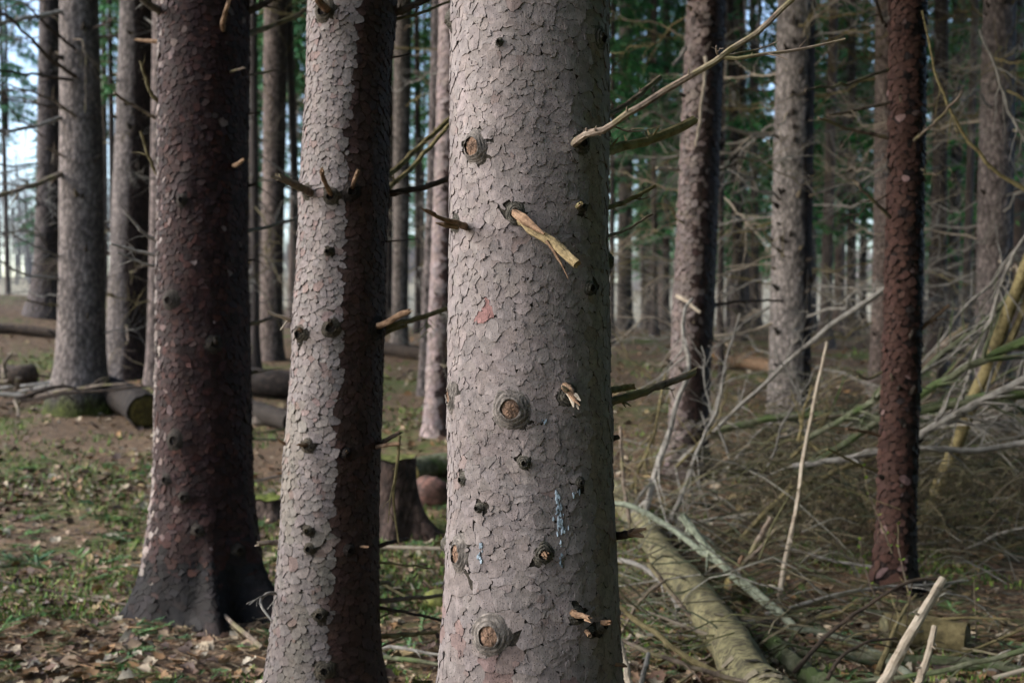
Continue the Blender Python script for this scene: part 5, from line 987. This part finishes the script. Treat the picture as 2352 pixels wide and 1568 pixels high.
# moss and low green shoots
mb = MB(); NM = 42000; P = fast_ground(rng.uniform(-100, 2450, NM), 800 + 780 * rng.random(NM) ** .8); f = vn2(P[:, 0] * 1.7, P[:, 1] * 1.7, 15) + .5 * vn2(P[:, 0] * 6, P[:, 1] * 6, 16); P = P[(f + np.where(P[:, 0] < 0, .13, 0) > .2) & (P[:, 1] < 20)]
h = rng.uniform(.012, .04, len(P)) * (1 + .04 * P[:, 1]); az = rng.uniform(0, 6.28, len(P)); u = np.stack([np.cos(az), np.sin(az), 0 * az], 1) * .0045 * (1 + .12 * P[:, 1:2]); e = P + np.stack([rng.normal(size=len(P)) * .014, rng.normal(size=len(P)) * .014, h], 1); v_ = np.stack([-np.sin(az), np.cos(az), 0 * az], 1) * .004
V = np.stack([P - u, P + u, P + v_, e], 1).reshape(-1, 3); o4 = np.arange(len(P))[:, None] * 4; T = np.concatenate([o4 + np.array([[0, 1, 3]]), o4 + np.array([[1, 2, 3]]), o4 + np.array([[2, 0, 3]])])
cc = np.array([(.13, .22, .045), (.09, .18, .05), (.2, .26, .06), (.08, .15, .045)])[rng.integers(0, 4, len(P))] * rng.uniform(.6, 1.3, (len(P), 1))
stuff(mb.add(V, T, None, np.repeat(cc, 4, 0)).build('moss', M['needle']), 'green moss and short grass growing in patches on the floor', 'moss')
# budding shoots in front of the red-brown trunk
for pts, lb in (([(1985, 1070, 4.5), (1995, 1130, 4.5), (2030, 1215, 4.5), (2050, 1270, 4.5)], 'thin shoot with bright green buds across the red-brown trunk'), ([(2062, 1205, 4.3), (2068, 1280, 4.3), (2095, 1390, 4.3)], 'budding green shoot right of the red-brown trunk foot'), ([(1975, 1240, 4.3), (1985, 1300, 4.3), (2020, 1400, 4.25)], 'budding green shoot left of the red-brown trunk foot'), ([(2238, 1330, 4.0), (2240, 1400, 4.0), (2243, 1480, 4.0)], 'upright budding shoot near the right edge')):
    P_ = [at(*q) for q in pts]; o = thing('budding_shoot', P_[0], lb, 'shoot'); mb = MB(); Q = branch_mesh(mb, P_, .002, .004, 3, .1, 5, 12, .01); mb.build('stem', M['dead'], o)
    for q in range(6):
        p = Q[int(q * 2)]
        for s in (0, 1):
            a = rng.uniform(0, 6.28); d = np.array([math.cos(a), math.sin(a) * .6, .8]); d = d / np.linalg.norm(d); u, v = frame(d); L = rng.uniform(.014, .026); V = [p, p + d * L * .5 + u * L * .3, p + d * L, p + d * L * .5 - u * L * .3, p + d * L * .5 + v * L * .08]
            MB().add(V, [(0, 1, 4), (1, 2, 4), (2, 3, 4), (3, 0, 4), (0, 3, 1), (1, 3, 2)], None, (.16, .27, .03, 0)).build('bud_leaf', M['needle'], o)

# ------------------------------------------------------------------ far side: bare wood beyond the field
mb = MB(); NF = 800; Yf = rng.uniform(110, 200, NF); pf = rng.uniform(-600, 3000, NF); xf = (pf - 1176) / FPX * Yf; gf = ground(xf, Yf); Hf = rng.uniform(8, 15, NF) * np.where(pf < 600, 1.25, .42); cf = np.array([(.2, .185, .18), (.16, .145, .14), (.24, .225, .22)])[rng.integers(0, 3, NF)]
A = np.stack([xf, Yf, gf - .5], 1); B = A + np.stack([rng.normal(size=NF) * .7, 0 * xf, Hf], 1); prisms(mb, A, B, np.full(NF, .16), np.full(NF, .04), cf)
ii = np.repeat(np.arange(NF), 20); t = rng.uniform(.2, .97, len(ii)); A2 = A[ii] * (1 - t)[:, None] + B[ii] * t[:, None]; an = rng.uniform(0, 6.28, len(ii)); L = rng.uniform(1, 4, len(ii)) * (1.15 - t)
B2 = A2 + np.stack([np.cos(an) * L, np.sin(an) * L, L * rng.uniform(.3, 1, len(ii))], 1); prisms(mb, A2, B2, np.full(len(ii), .06), np.full(len(ii), .015), cf[ii])
jj = np.repeat(np.arange(len(ii)), 3); t = rng.uniform(.3, 1, len(jj)); A3 = A2[jj] * (1 - t)[:, None] + B2[jj] * t[:, None]; B3 = A3 + rng.normal(size=A3.shape) * .55 + np.array([0, 0, .6]); prisms(mb, A3, B3, np.full(len(jj), .028), np.full(len(jj), .01), cf[ii][jj])
stuff(mb.build('far_wood', M['generic']), 'pale bare wood far off beyond the field', 'wood')
